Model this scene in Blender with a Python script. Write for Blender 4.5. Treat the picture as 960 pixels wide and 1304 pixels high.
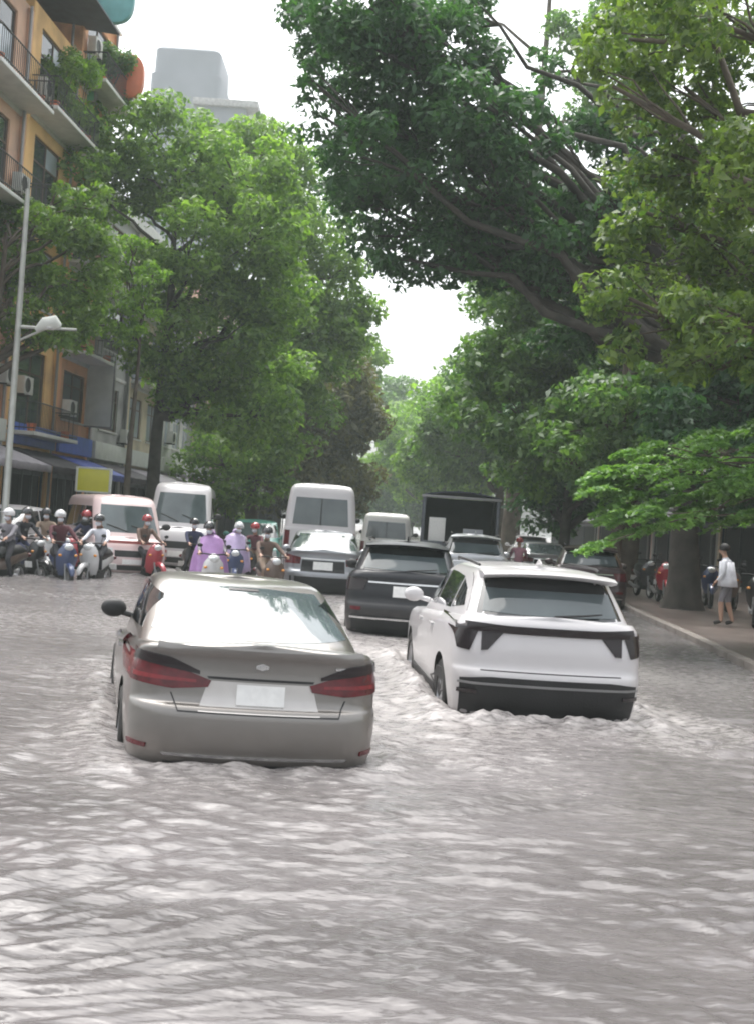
import bpy, bmesh, math, random
import numpy as np
from mathutils import Vector, Matrix
from mathutils.bvhtree import BVHTree

R = math.radians
for o in list(bpy.data.objects): bpy.data.objects.remove(o)
scene = bpy.context.scene
COL = scene.collection

# ------------------------------------------------------------------ camera
F = 1500.0                      # focal length in photo pixels (photo 960 x 1304)
CAM_H = 1.72                     # metres above the flood water (water is z = 0)
PITCH, ROLL = R(0.4), R(4.0)
cd = bpy.data.cameras.new('camera'); cam = bpy.data.objects.new('camera', cd); COL.objects.link(cam)
cd.sensor_fit = 'VERTICAL'; cd.sensor_height = 24.0; cd.lens = 24.0 * F / 1304.0
cd.clip_start = 0.05; cd.clip_end = 6000
CR = Matrix.Rotation(R(90) + PITCH, 3, 'X') @ Matrix.Rotation(ROLL, 3, 'Z')
cam.matrix_world = Matrix.Translation((0, 0, CAM_H)) @ CR.to_4x4()
scene.camera = cam

def ray(px, py):
    return CR @ Vector(((px - 480) / F, -(py - 652) / F, -1))
def at(px, py, Y):
    d = ray(px, py); k = Y / d.y
    return Vector((d.x * k, Y, CAM_H + d.z * k))
def xat(px, py, Y): return at(px, py, Y).x

# ------------------------------------------------------------------ sky, sun, exposure
w = bpy.data.worlds.new('World'); scene.world = w; w.use_nodes = True
nt = w.node_tree; nt.nodes.clear()
sky = nt.nodes.new('ShaderNodeTexSky'); sky.sky_type = 'NISHITA'; sky.sun_disc = False
SUN_EL, SUN_AZ = 68.0, 335.0     # azimuth clockwise from +Y
sky.sun_elevation = R(SUN_EL); sky.sun_rotation = R(SUN_AZ)
sky.dust_density = 6.0; sky.air_density = 1.0; sky.ozone_density = 1.0
hs = nt.nodes.new('ShaderNodeHueSaturation'); hs.inputs['Saturation'].default_value = 0.22
bg = nt.nodes.new('ShaderNodeBackground'); bg.inputs['Strength'].default_value = 0.15
wo = nt.nodes.new('ShaderNodeOutputWorld')
nt.links.new(sky.outputs[0], hs.inputs['Color']); nt.links.new(hs.outputs[0], bg.inputs[0]); nt.links.new(bg.outputs[0], wo.inputs[0])
sd = bpy.data.lights.new('sun', 'SUN'); so = bpy.data.objects.new('sun', sd); COL.objects.link(so)
sd.energy = 0.9; sd.angle = R(70); sd.color = (1.0, 0.96, 0.9)
sv = Vector((math.sin(R(SUN_AZ)) * math.cos(R(SUN_EL)), math.cos(R(SUN_AZ)) * math.cos(R(SUN_EL)), math.sin(R(SUN_EL))))
so.rotation_euler = sv.to_track_quat('Z', 'Y').to_euler()
vs = scene.view_settings; vs.view_transform = 'Standard'; vs.look = 'None'; vs.gamma = 1.0; vs.use_curve_mapping = False
vs.exposure = 1.55
scene.render.engine = 'CYCLES'
scene.cycles.filter_width = 2.0; scene.cycles.max_bounces = 6; scene.cycles.transparent_max_bounces = 8; scene.cycles.volume_bounces = 0

# ------------------------------------------------------------------ materials
MATS = {}
def pm(name, col, rough=0.6, metal=0.0, coat=0.0, ior=1.5, var=0.12, scale=3.0, bump=0.0, bscale=30.0, trans=0.0, dirt=None, emit=0.0):
    m = bpy.data.materials.new(name); m.use_nodes = True; MATS[name] = m
    t = m.node_tree; b = t.nodes['Principled BSDF']
    b.inputs['Roughness'].default_value = rough; b.inputs['Metallic'].default_value = metal
    b.inputs['Coat Weight'].default_value = coat; b.inputs['Coat Roughness'].default_value = 0.05
    b.inputs['IOR'].default_value = ior
    tc = t.nodes.new('ShaderNodeTexCoord'); n = t.nodes.new('ShaderNodeTexNoise')
    n.inputs['Scale'].default_value = scale; n.inputs['Detail'].default_value = 5
    t.links.new(tc.outputs['Object'], n.inputs['Vector'])
    r = t.nodes.new('ShaderNodeValToRGB'); t.links.new(n.outputs['Fac'], r.inputs['Fac'])
    c = np.array(col); lo = np.clip(c * (1 - var), 0, 1); hi = np.clip(c * (1 + var), 0, 1)
    if dirt: lo = np.array(dirt)
    r.color_ramp.elements[0].position = 0.3; r.color_ramp.elements[1].position = 0.7 if not dirt else 0.52
    r.color_ramp.elements[0].color = (*lo, 1); r.color_ramp.elements[1].color = (*hi, 1)
    t.links.new(r.outputs['Color'], b.inputs['Base Color'])
    if bump:
        n2 = t.nodes.new('ShaderNodeTexNoise'); n2.inputs['Scale'].default_value = bscale; n2.inputs['Detail'].default_value = 4
        t.links.new(tc.outputs['Object'], n2.inputs['Vector'])
        bp = t.nodes.new('ShaderNodeBump'); bp.inputs['Strength'].default_value = bump; bp.inputs['Distance'].default_value = 0.02
        t.links.new(n2.outputs['Fac'], bp.inputs['Height']); t.links.new(bp.outputs['Normal'], b.inputs['Normal'])
    if emit:
        b.inputs['Emission Color'].default_value = (*col, 1); b.inputs['Emission Strength'].default_value = emit
    return m

def paint(name, col, metal=0.0, rough=0.32):
    """car paint with a thin film of road dirt that thickens low on the body"""
    m = pm(name, col, rough, metal, coat=0.7, var=0.03, scale=1.2)
    t = m.node_tree; b = t.nodes['Principled BSDF']
    tc = t.nodes.new('ShaderNodeTexCoord'); sp = t.nodes.new('ShaderNodeSeparateXYZ'); t.links.new(tc.outputs['Object'], sp.inputs[0])
    n = t.nodes.new('ShaderNodeTexNoise'); n.inputs['Scale'].default_value = 9; n.inputs['Detail'].default_value = 6
    t.links.new(tc.outputs['Object'], n.inputs['Vector'])
    mr = t.nodes.new('ShaderNodeMapRange'); mr.inputs[1].default_value = 0.85; mr.inputs[2].default_value = 0.2; mr.inputs[3].default_value = 0.0; mr.inputs[4].default_value = 0.55
    t.links.new(sp.outputs['Z'], mr.inputs[0])
    mu = t.nodes.new('ShaderNodeMath'); mu.operation = 'MULTIPLY'; t.links.new(mr.outputs[0], mu.inputs[0]); t.links.new(n.outputs['Fac'], mu.inputs[1])
    mx = t.nodes.new('ShaderNodeMix'); mx.data_type = 'RGBA'
    src = b.inputs['Base Color'].links[0].from_socket
    t.links.new(mu.outputs[0], mx.inputs['Factor']); t.links.new(src, mx.inputs['A']); mx.inputs['B'].default_value = (0.2, 0.17, 0.14, 1)
    t.links.new(mx.outputs['Result'], b.inputs['Base Color'])
    r2 = t.nodes.new('ShaderNodeMapRange'); r2.inputs[3].default_value = rough; r2.inputs[4].default_value = 0.75
    t.links.new(mu.outputs[0], r2.inputs[0]); t.links.new(r2.outputs[0], b.inputs['Roughness'])
    return m

def leafmat(name, col, col2, trans=0.35):
    m = bpy.data.materials.new(name); m.use_nodes = True; MATS[name] = m
    t = m.node_tree; b = t.nodes['Principled BSDF']; out = t.nodes['Material Output']
    g = t.nodes.new('ShaderNodeNewGeometry'); tc = t.nodes.new('ShaderNodeTexCoord')
    n = t.nodes.new('ShaderNodeTexNoise'); n.inputs['Scale'].default_value = 0.45; n.inputs['Detail'].default_value = 3
    t.links.new(tc.outputs['Object'], n.inputs['Vector'])
    a = t.nodes.new('ShaderNodeMath'); a.operation = 'ADD'; t.links.new(g.outputs['Random Per Island'], a.inputs[0]); t.links.new(n.outputs['Fac'], a.inputs[1])
    r = t.nodes.new('ShaderNodeValToRGB'); r.color_ramp.elements[0].position = 0.35; r.color_ramp.elements[1].position = 1.3 / 1.5
    r.color_ramp.elements[0].color = (*col, 1); r.color_ramp.elements[1].color = (*col2, 1)
    h = t.nodes.new('ShaderNodeMath'); h.operation = 'MULTIPLY'; h.inputs[1].default_value = 0.66; t.links.new(a.outputs[0], h.inputs[0])
    t.links.new(h.outputs[0], r.inputs['Fac'])
    t.links.new(r.outputs['Color'], b.inputs['Base Color']); b.inputs['Roughness'].default_value = 0.42
    tr = t.nodes.new('ShaderNodeBsdfTranslucent')
    mul = t.nodes.new('ShaderNodeMix'); mul.data_type = 'RGBA'; mul.blend_type = 'MULTIPLY'; mul.inputs['Factor'].default_value = 1
    t.links.new(r.outputs['Color'], mul.inputs['A']); mul.inputs['B'].default_value = (1.5, 1.7, 0.6, 1)
    t.links.new(mul.outputs['Result'], tr.inputs['Color'])
    ms = t.nodes.new('ShaderNodeMixShader'); ms.inputs[0].default_value = trans
    t.links.new(b.outputs[0], ms.inputs[1]); t.links.new(tr.outputs[0], ms.inputs[2]); t.links.new(ms.outputs[0], out.inputs['Surface'])
    return m

pm('silver_metal_trim', (0.62, 0.62, 0.62), 0.18, 1.0, var=0.05)
pm('dark_trim', (0.012, 0.012, 0.013), 0.55, var=0.2, bump=0.15, bscale=60)
pm('rubber', (0.022, 0.021, 0.02), 0.75, var=0.3, scale=14, bump=0.3, bscale=60)
pm('rim_alloy', (0.42, 0.42, 0.43), 0.3, 0.9, var=0.15)
pm('tinted_glass', (0.075, 0.095, 0.10), 0.03, 0.0, coat=0.2, ior=1.62, var=0.25, scale=1.6)
pm('dark_glass', (0.015, 0.018, 0.02), 0.03, 0.0, coat=0.6, ior=1.6, var=0.3)
pm('tail_red', (0.095, 0.003, 0.008), 0.2, 0.0, coat=0.3, var=0.35, scale=14)
pm('tail_dark', (0.010, 0.004, 0.006), 0.25, 0.0, coat=0.2, var=0.35, scale=14)
pm('lamp_bright', (0.19, 0.008, 0.014), 0.2, coat=0.3, var=0.2, scale=30)
pm('headlamp', (0.7, 0.72, 0.72), 0.08, 0.2, coat=1.0, var=0.25, scale=18)
pm('plate_white', (0.78, 0.78, 0.76), 0.4, var=0.06, scale=20)
pm('amber_lens', (0.75, 0.3, 0.04), 0.2, coat=0.8)
pm('seat_vinyl', (0.025, 0.024, 0.024), 0.5, var=0.25, bump=0.2)
pm('bark', (0.085, 0.068, 0.052), 0.9, var=0.45, scale=2.5, bump=0.9, bscale=9)
pm('bark_dark', (0.05, 0.043, 0.036), 0.9, var=0.45, scale=2.5, bump=0.9, bscale=9)
pm('concrete', (0.33, 0.32, 0.30), 0.85, var=0.25, scale=1.4, bump=0.3)
pm('window_glass', (0.05, 0.065, 0.07), 0.05, ior=1.7, var=0.4, scale=0.6)
pm('curtain_glass', (0.42, 0.47, 0.52), 0.12, ior=1.6, var=0.3, scale=0.9)
pm('frame_white', (0.6, 0.6, 0.57), 0.5, var=0.1)
pm('frame_brown', (0.11, 0.065, 0.045), 0.5, var=0.2)
pm('railing_iron', (0.05, 0.05, 0.05), 0.5, 0.4)
pm('skin', (0.42, 0.25, 0.18), 0.5, var=0.08)
leafmat('leaf_dark', (0.020, 0.062, 0.028), (0.058, 0.14, 0.055), 0.4)
leafmat('leaf_mid', (0.046, 0.108, 0.038), (0.135, 0.23, 0.075), 0.45)
leafmat('leaf_olive', (0.06, 0.125, 0.028), (0.17, 0.27, 0.055), 0.45)
leafmat('leaf_light', (0.085, 0.17, 0.028), (0.22, 0.36, 0.06), 0.5)
leafmat('leaf_fresh', (0.08, 0.175, 0.05), (0.18, 0.315, 0.10), 0.4)
leafmat('leaf_yellow', (0.065, 0.135, 0.036), (0.185, 0.29, 0.075), 0.5)
leafmat('leaf_dull', (0.055, 0.105, 0.03), (0.155, 0.22, 0.058), 0.42)
leafmat('leaf_brown', (0.055, 0.062, 0.022), (0.13, 0.12, 0.04))

# ------------------------------------------------------------------ helpers
def M(n): return MATS[n] if isinstance(n, str) else n
def mk(name, verts, faces, mat, parent=None, smooth=True, sharp=35):
    me = bpy.data.meshes.new(name); me.from_pydata([tuple(v) for v in verts], [], [tuple(f) for f in faces]); me.update()
    bm = bmesh.new(); bm.from_mesh(me); bmesh.ops.remove_doubles(bm, verts=bm.verts, dist=1e-5)
    bmesh.ops.recalc_face_normals(bm, faces=bm.faces)
    if smooth:
        for f in bm.faces: f.smooth = True
        for e in bm.edges:
            if len(e.link_faces) == 2 and e.calc_face_angle(0) > R(sharp): e.smooth = False
    bm.to_mesh(me); bm.free()
    return link(name, me, mat, parent)
def link(name, me, mat, parent=None):
    o = bpy.data.objects.new(name, me); COL.objects.link(o)
    if mat is not None: me.materials.append(M(mat))
    if parent is not None: o.parent = parent
    return o
def thing(name, label, cat, loc=(0, 0, 0), rz=0.0, group=None):
    o = bpy.data.objects.new(name, None); COL.objects.link(o); o.empty_display_size = 0.3
    o.location = loc; o.rotation_euler = (0, 0, rz); return tag(o, label, cat, group)
def tag(o, label, cat, group=None):
    o['label'] = label; o['category'] = cat
    if group: o['group'] = group
    return o
def struct(o, kind='structure'): o['kind'] = kind; return o

class G:
    """collects shapes into one mesh"""
    def __init__(s): s.v = []; s.f = []
    def add(s, v, f):
        b = len(s.v); s.v += [Vector(p) for p in v]; s.f += [[i + b for i in q] for q in f]; return s
    def box(s, lo, hi, bev=0.0, rot=None, piv=None):
        bm = bmesh.new(); bmesh.ops.create_cube(bm, size=1)
        c = [(a + b) / 2 for a, b in zip(lo, hi)]; d = [abs(b - a) for a, b in zip(lo, hi)]
        for v in bm.verts: v.co = Vector((v.co.x * d[0] + c[0], v.co.y * d[1] + c[1], v.co.z * d[2] + c[2]))
        if bev: bmesh.ops.bevel(bm, geom=bm.edges[:], offset=bev, segments=2, affect='EDGES', profile=0.6)
        if rot is not None:
            p = Vector(piv if piv is not None else c)
            for v in bm.verts: v.co = p + rot @ (v.co - p)
        bm.verts.index_update(); s.add([v.co.copy() for v in bm.verts], [[v.index for v in f.verts] for f in bm.faces]); bm.free(); return s
    def tube(s, pts, rad, seg=8, sx=1.0, caps=True):
        pts = [Vector(p) for p in pts]; n = len(pts)
        if not hasattr(rad, '__len__'): rad = [rad] * n
        up = Vector((0, 0, 1)); vs = []; fs = []; prev = None
        for i, p in enumerate(pts):
            t = (pts[min(i + 1, n - 1)] - pts[max(i - 1, 0)]).normalized()
            a = prev if prev is not None else (Vector((1, 0, 0)) if abs(t.x) < 0.9 else Vector((0, 1, 0)))
            a = (a - t * a.dot(t)).normalized(); prev = a; b = t.cross(a)
            for k in range(seg):
                an = 2 * math.pi * k / seg; vs.append(p + (a * math.cos(an) * sx + b * math.sin(an)) * rad[i])
        for i in range(n - 1):
            for k in range(seg):
                k2 = (k + 1) % seg; fs.append([i * seg + k, i * seg + k2, (i + 1) * seg + k2, (i + 1) * seg + k])
        if caps: fs.append(list(range(seg))[::-1]); fs.append([(n - 1) * seg + k for k in range(seg)])
        return s.add(vs, fs)
    def lathe(s, prof, seg=24, axis='X', c=(0, 0, 0)):
        vs = []; fs = []; m = len(prof); c = Vector(c)
        for k in range(seg):
            a = 2 * math.pi * k / seg
            for r, h in prof:
                if axis == 'X': p = Vector((h, r * math.cos(a), r * math.sin(a)))
                elif axis == 'Y': p = Vector((r * math.cos(a), h, r * math.sin(a)))
                else: p = Vector((r * math.cos(a), r * math.sin(a), h))
                vs.append(p + c)
        for k in range(seg):
            k2 = (k + 1) % seg
            for i in range(m - 1): fs.append([k * m + i, k2 * m + i, k2 * m + i + 1, k * m + i + 1])
        return s.add(vs, fs)
    def ell(s, c, r, nu=14, nv=8, v0=-math.pi / 2, v1=math.pi / 2):
        vs = []; fs = []
        for i in range(nv + 1):
            b = v0 + (v1 - v0) * i / nv
            for k in range(nu):
                a = 2 * math.pi * k / nu
                vs.append((c[0] + r[0] * math.cos(b) * math.cos(a), c[1] + r[1] * math.cos(b) * math.sin(a), c[2] + r[2] * math.sin(b)))
        for i in range(nv):
            for k in range(nu):
                k2 = (k + 1) % nu; fs.append([i * nu + k, i * nu + k2, (i + 1) * nu + k2, (i + 1) * nu + k])
        return s.add(vs, fs)
    def build(s, name, mat, parent=None, smooth=True, sharp=35): return mk(name, s.v, s.f, mat, parent, smooth, sharp)

# street frame: the street runs slightly to the right of the camera axis
SD = Vector((0.06, 1, 0)).normalized()
def kerb_l(Y): return -10.5 + 0.06 * Y
def kerb_r(Y): return 4.4 + 0.06 * Y
def front_l(Y): return -14.0 + 0.06 * Y
def front_r(Y): return 11.5 + 0.06 * Y
ROAD_Z = -0.30
PAVE_Z = 0.07

# ------------------------------------------------------------------ vehicles' places (needed for the wakes)
def gpos(px, Y, py=700): return (xat(px, py, Y), Y)
CARS = {  # name: (x, y, heading degrees (0 = away, + = right), length, width)
    'sedan': (0, 0, 0, 4.85, 1.82), 'suv': (0, 0, 0, 4.63, 1.865)}
def rear_to_centre(px, py, Y, hd, L):
    p = at(px, py, Y); h = R(hd)
    return (p.x + math.sin(h) * L / 2, Y + math.cos(h) * L / 2, hd)
SEDAN = rear_to_centre(328, 930, 8.0, -13.5, 4.85)
SUV = rear_to_centre(702, 880, 10.8, -4.5, 4.63)

# ------------------------------------------------------------------ ground, road, water, pavements
g = G().add([(-3000, -3000, ROAD_Z), (3000, -3000, ROAD_Z), (3000, 3000, ROAD_Z), (-3000, 3000, ROAD_Z)], [[0, 1, 2, 3]])
pm('asphalt', (0.05, 0.05, 0.05), 0.85, var=0.3, bump=0.4)
struct(g.build('road', 'asphalt', smooth=False))

def water():
    rng = np.random.default_rng(5)
    zs = [-12, -8, -5, -3, -2, -1.2, -0.6, -0.2, 0.2, 0.5]
    while zs[-1] < 48: zs.append(zs[-1] + max(0.016, zs[-1] * 0.0048))
    while zs[-1] < 400: zs.append(zs[-1] * 1.05)
    ys = np.array(zs); nc = 470
    u = np.linspace(-1, 1, nc); u = 0.62 * u + 0.38 * u ** 3
    half = np.maximum(4, 4 + 0.72 * np.maximum(ys, 0))
    X = u[None, :] * half[:, None]; Y = np.repeat(ys[:, None], nc, 1)
    # domain warp
    wx = 0.35 * np.sin(0.9 * X + 1.1 * Y) + 0.25 * np.sin(-1.7 * X + 0.8 * Y + 2)
    wy = 0.35 * np.sin(1.2 * X - 0.7 * Y + 1) + 0.2 * np.sin(0.6 * X + 1.9 * Y)
    Z = np.zeros_like(X)
    for i in range(72):
        lam = 0.10 * (3.6 ** rng.random()) if i % 9 else 0.55 * (2.4 ** rng.random()); a = rng.normal(math.pi / 2, 0.42); k = 2 * math.pi / lam
        ph = k * (math.cos(a) * (X + wx) + math.sin(a) * (Y + wy)) + rng.random() * 6.28
        amp = (0.0074 if i % 9 else 0.0048) * lam
        fade = np.clip(1.6 - (np.abs(Y) * 0.0048) / (lam * 0.22), 0, 1)
        s = np.sin(ph); Z += amp * fade * (1 - 2 * np.abs(s) ** 0.8 if i % 3 == 0 else s)
    patch = 0.75 + 0.45 * np.sin(0.55 * X + 0.35 * Y + 1) * np.sin(0.4 * Y - 0.3 * X) + 0.25 * np.sin(1.3 * X + 0.9 * Y)
    Z *= np.clip(patch, 0.5, 1.15)
    Z *= np.clip(0.45 + Y / 11.0, 0.6, 1.0)
    Z += 0.010 * np.sin(0.9 * Y + 0.35 * X) * np.exp(-np.maximum(Y - 20, 0) / 15)
    foam_sheen = np.zeros_like(X)
    n1 = np.sin(9 * X + 3 * np.sin(5 * Y)) * np.sin(8 * Y + 2 * np.sin(7 * X))
    n2 = np.sin(23 * X + 4 * np.sin(11 * Y)) * np.sin(19 * Y + 3 * np.sin(17 * X))
    for (cx, cy, hd, L, W, amt) in WAKES:
        h = R(hd); dx, dy = X - cx, Y - cy
        lx = dx * math.cos(h) - dy * math.sin(h); ly = dx * math.sin(h) + dy * math.cos(h)
        qx, qy = np.abs(lx) - W / 2, np.abs(ly) - L / 2
        d = np.hypot(np.maximum(qx, 0), np.maximum(qy, 0)) + np.minimum(np.maximum(qx, qy), 0)
        Z += amt * 0.050 * np.exp(-((d - 0.10) / 0.17) ** 2) * (1 + 0.6 * n1 + 0.25 * n2)
        Z += amt * 0.022 * np.sin(d * 9.0 + n1 * 0.5) * np.exp(-np.maximum(d, 0) / 0.9) * (d > 0)
        # spreading V wake behind the car
        v = np.abs(np.abs(lx) - (W / 2 + 0.38 * np.maximum(-ly - L / 2 + 2.2, 0)))
        Z += amt * 0.03 * np.exp(-(v / 0.22) ** 2) * (ly < -L / 2 + 2.2) * np.exp(-np.maximum(-ly - L / 2, 0) / 3.0) * (1 + 0.4 * n1)
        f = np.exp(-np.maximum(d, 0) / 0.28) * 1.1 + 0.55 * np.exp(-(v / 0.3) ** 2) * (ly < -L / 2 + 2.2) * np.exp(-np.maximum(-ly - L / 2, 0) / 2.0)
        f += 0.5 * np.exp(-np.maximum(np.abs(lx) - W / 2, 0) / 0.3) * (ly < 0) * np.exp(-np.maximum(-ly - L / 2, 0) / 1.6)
        foam_sheen += 0.7 * amt * f * (0.55 + 0.35 * n1 + 0.3 * n2) + 0.42 * amt * np.exp(-np.maximum(d, 0) / 1.5) * (0.8 + 0.25 * np.sin(2.1 * X + 1.3 * Y))  # wake froth, plus a wide aerated halo that also paints in sky reflection
    foam_sheen += 0.34 * np.clip((Y - 10.5) / 5.0, 0, 1) * (0.85 + 0.3 * np.sin(0.7 * X + 0.5 * Y) * np.sin(0.9 * Y - 0.4 * X))   # far water painted paler in place of the sky's reflection
    Z -= 0.012
    n = X.size; co = np.stack([X, Y, Z], -1).reshape(-1, 3).astype(np.float32)
    nr = len(ys); idx = np.arange(n).reshape(nr, nc)
    q = np.stack([idx[:-1, :-1], idx[:-1, 1:], idx[1:, 1:], idx[1:, :-1]], -1).reshape(-1, 4)
    me = quads('flood_water', co, q)
    me.polygons.foreach_set('use_smooth', np.ones(len(q), dtype=bool))
    at_ = me.attributes.new('foam_sheen', 'FLOAT', 'POINT'); at_.data.foreach_set('value', np.clip(foam_sheen, 0, 1).reshape(-1).astype(np.float32))
    m = bpy.data.materials.new('muddy_water'); m.use_nodes = True; t = m.node_tree; b = t.nodes['Principled BSDF']
    tc = t.nodes.new('ShaderNodeTexCoord'); mp = t.nodes.new('ShaderNodeMapping'); mp.inputs['Scale'].default_value = (0.75, 2.3, 1)
    t.links.new(tc.outputs['Object'], mp.inputs[0])
    n1_ = t.nodes.new('ShaderNodeTexNoise'); n1_.inputs['Scale'].default_value = 0.5; n1_.inputs['Detail'].default_value = 4
    t.links.new(mp.outputs[0], n1_.inputs['Vector'])
    cr = t.nodes.new('ShaderNodeValToRGB'); t.links.new(n1_.outputs['Fac'], cr.inputs[0])
    cr.color_ramp.elements[0].color = (0.075, 0.069, 0.069, 1); cr.color_ramp.elements[1].color = (0.115, 0.106, 0.107, 1)
    cr.color_ramp.elements[0].position = 0.35; cr.color_ramp.elements[1].position = 0.65
    fa = t.nodes.new('ShaderNodeAttribute'); fa.attribute_name = 'foam_sheen'
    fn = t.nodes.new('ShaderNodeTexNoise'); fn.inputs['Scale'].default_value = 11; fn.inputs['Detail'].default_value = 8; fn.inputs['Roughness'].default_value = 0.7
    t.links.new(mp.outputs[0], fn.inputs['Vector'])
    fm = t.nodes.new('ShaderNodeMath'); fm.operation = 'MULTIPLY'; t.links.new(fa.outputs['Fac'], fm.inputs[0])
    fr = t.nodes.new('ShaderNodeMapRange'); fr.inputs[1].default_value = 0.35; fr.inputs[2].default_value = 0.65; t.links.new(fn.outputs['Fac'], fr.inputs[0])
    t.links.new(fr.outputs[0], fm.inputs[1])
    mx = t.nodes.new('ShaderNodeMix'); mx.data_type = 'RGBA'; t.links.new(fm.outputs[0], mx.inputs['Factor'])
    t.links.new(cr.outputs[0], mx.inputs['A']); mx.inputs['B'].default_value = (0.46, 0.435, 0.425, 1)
    t.links.new(mx.outputs['Result'], b.inputs['Base Color'])
    rr = t.nodes.new('ShaderNodeMapRange'); rr.inputs[3].default_value = 0.17; rr.inputs[4].default_value = 0.6
    t.links.new(fm.outputs[0], rr.inputs[0]); t.links.new(rr.outputs[0], b.inputs['Roughness'])
    b.inputs['IOR'].default_value = 1.34
    nb = t.nodes.new('ShaderNodeTexNoise'); nb.inputs['Scale'].default_value = 4.5; nb.inputs['Detail'].default_value = 3; nb.inputs['Roughness'].default_value = 0.5
    t.links.new(mp.outputs[0], nb.inputs['Vector'])
    bp = t.nodes.new('ShaderNodeBump'); bp.inputs['Strength'].default_value = 0.5; bp.inputs['Distance'].default_value = 0.045
    t.links.new(nb.outputs['Fac'], bp.inputs['Height']); t.links.new(bp.outputs['Normal'], b.inputs['Normal'])
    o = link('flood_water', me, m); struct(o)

def quads(name, co, q):
    me = bpy.data.meshes.new(name); nv, nf = len(co), len(q)
    me.vertices.add(nv); me.vertices.foreach_set('co', np.ascontiguousarray(co, dtype=np.float32).reshape(-1))
    k = q.shape[1]
    me.loops.add(nf * k); me.loops.foreach_set('vertex_index', np.ascontiguousarray(q, dtype=np.int32).reshape(-1))
    me.polygons.add(nf); me.polygons.foreach_set('loop_start', np.arange(0, nf * k, k, dtype=np.int32))
    me.polygons.foreach_set('loop_total', np.full(nf, k, dtype=np.int32))
    me.update(calc_edges=True); return me
WAKES = [(*SEDAN, 4.85, 1.82, 0.5), (*SUV, 4.63, 1.865, 1.1)]
for px, Y, hd, L, W, a in ((515, 20.8, 0, 4.6, 1.85, 0.9), (410, 29.3, 0, 4.5, 1.8, 0.6), (147, 31, 180, 4.3, 1.7, 0.6), (232, 33, 180, 5, 1.9, 0.6)):
    WAKES.append((xat(px, 720, Y), Y, hd, L, W, a))
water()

pm('wet_paving', (0.13, 0.105, 0.095), 0.3, var=0.3, scale=1.2, bump=0.4, bscale=14)
pm('kerb_stone', (0.20, 0.175, 0.16), 0.6, var=0.25, scale=3, bump=0.4)
def pavement(kf, ff, sgn, name):
    v = []; f = []
    for Y in (-10, 400):
        k = kf(Y) + sgn * 0.2; e = ff(Y) + sgn * 12
        v += [(k, Y, ROAD_Z - 0.02), (k, Y, PAVE_Z), (e, Y, PAVE_Z), (e, Y, ROAD_Z - 0.02)]
    f = [[0, 1, 5, 4], [1, 2, 6, 5], [2, 3, 7, 6], [0, 3, 2, 1], [4, 5, 6, 7]]
    p = struct(mk(name, v, f, 'wet_paving', smooth=False))
    kg = G().box((-0.1, -0.495, -0.37), (0.1, 0.495, 0.03), 0.02)
    first = None
    rz = -math.atan(0.06)
    for i in range(52):
        Y = -3.5 + i * 1.0
        if first is None: first = kg.build('kerb_stone', 'kerb_stone', p); o = first
        else: o = first.copy(); COL.objects.link(o); o.parent = p
        o.location = (kf(Y) + sgn * 0.098, Y, PAVE_Z - 0.02 + 0.006 * math.sin(i * 7.1)); o.rotation_euler = (0, 0, rz + 0.006 * math.sin(i * 3.3))
    return p
pavement(kerb_r, front_r, 1, 'pavement_right')
pavement(kerb_l, front_l, -1, 'pavement_left')

# ------------------------------------------------------------------ vehicles
def outline(yr, yf, hw, rr, rf, br, bf, tr, tf, nE=7, nC=8, nS=18):
    P = []
    rr = min(rr, hw * 0.9); rf = min(rf, hw * 0.9)
    for i in range(nE): P.append(((hw - rr) * i / nE, yr))
    for i in range(nC): a = -math.pi / 2 + math.pi / 2 * i / nC; P.append((hw - rr + rr * math.cos(a), yr + rr + rr * math.sin(a)))
    for i in range(nS): P.append((hw, yr + rr + (yf - rf - yr - rr) * i / nS))
    for i in range(nC): a = math.pi / 2 * i / nC; P.append((hw - rf + rf * math.cos(a), yf - rf + rf * math.sin(a)))
    for i in range(nE + 1): P.append(((hw - rf) * (1 - i / nE), yf))
    ym = (yr + yf) / 2; out = []
    for x, y in P:
        wr = max(0, (ym - y) / (ym - yr)); wf = max(0, (y - ym) / (yf - ym))
        y2 = y + br * (x / hw) ** 2 * wr ** 4 - bf * (x / hw) ** 2 * wf ** 4
        out.append((x * (1 - tr * wr ** 3 - tf * wf ** 3), y2))
    return out + [(-x, y) for x, y in out[-2:0:-1]]
def catmull(keys, sub):
    K = np.array(keys, float); out = []
    for i in range(len(K) - 1):
        p0, p1, p2, p3 = K[max(i - 1, 0)], K[i], K[i + 1], K[min(i + 2, len(K) - 1)]
        for j in range(sub):
            t = j / sub
            out.append(p1 + 0.5 * t * (p2 - p0 + t * (2 * p0 - 5 * p1 + 4 * p2 - p3 + t * (3 * (p1 - p2) + p3 - p0))))
    out.append(K[-1]); return out
def stack(keys, sub, crown):
    """closed shell from horizontal slices; each key = zr, zf, yr, yf, hw, rr, rf, br, bf, tr, tf"""
    V = []; Fc = []; n = None; L = catmull(keys, sub)
    for k in L:
        P = outline(*k[2:]); n = len(P)
        for x, y in P: V.append((x, y, k[0] + (k[1] - k[0]) * (y - k[2]) / (k[3] - k[2])))
    m = len(L)
    top = V[-n:]
    for s in (0.85, 0.6, 0.3, 0.0):
        for x, y, z in top: V.append((x * s, y, z + crown * (1 - s * s)))
    m += 4
    for i in range(m - 1):
        for k in range(n): Fc.append([i * n + k, i * n + (k + 1) % n, (i + 1) * n + (k + 1) % n, (i + 1) * n + k])
    Fc.append(list(range(n))[::-1])
    return V, Fc

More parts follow.
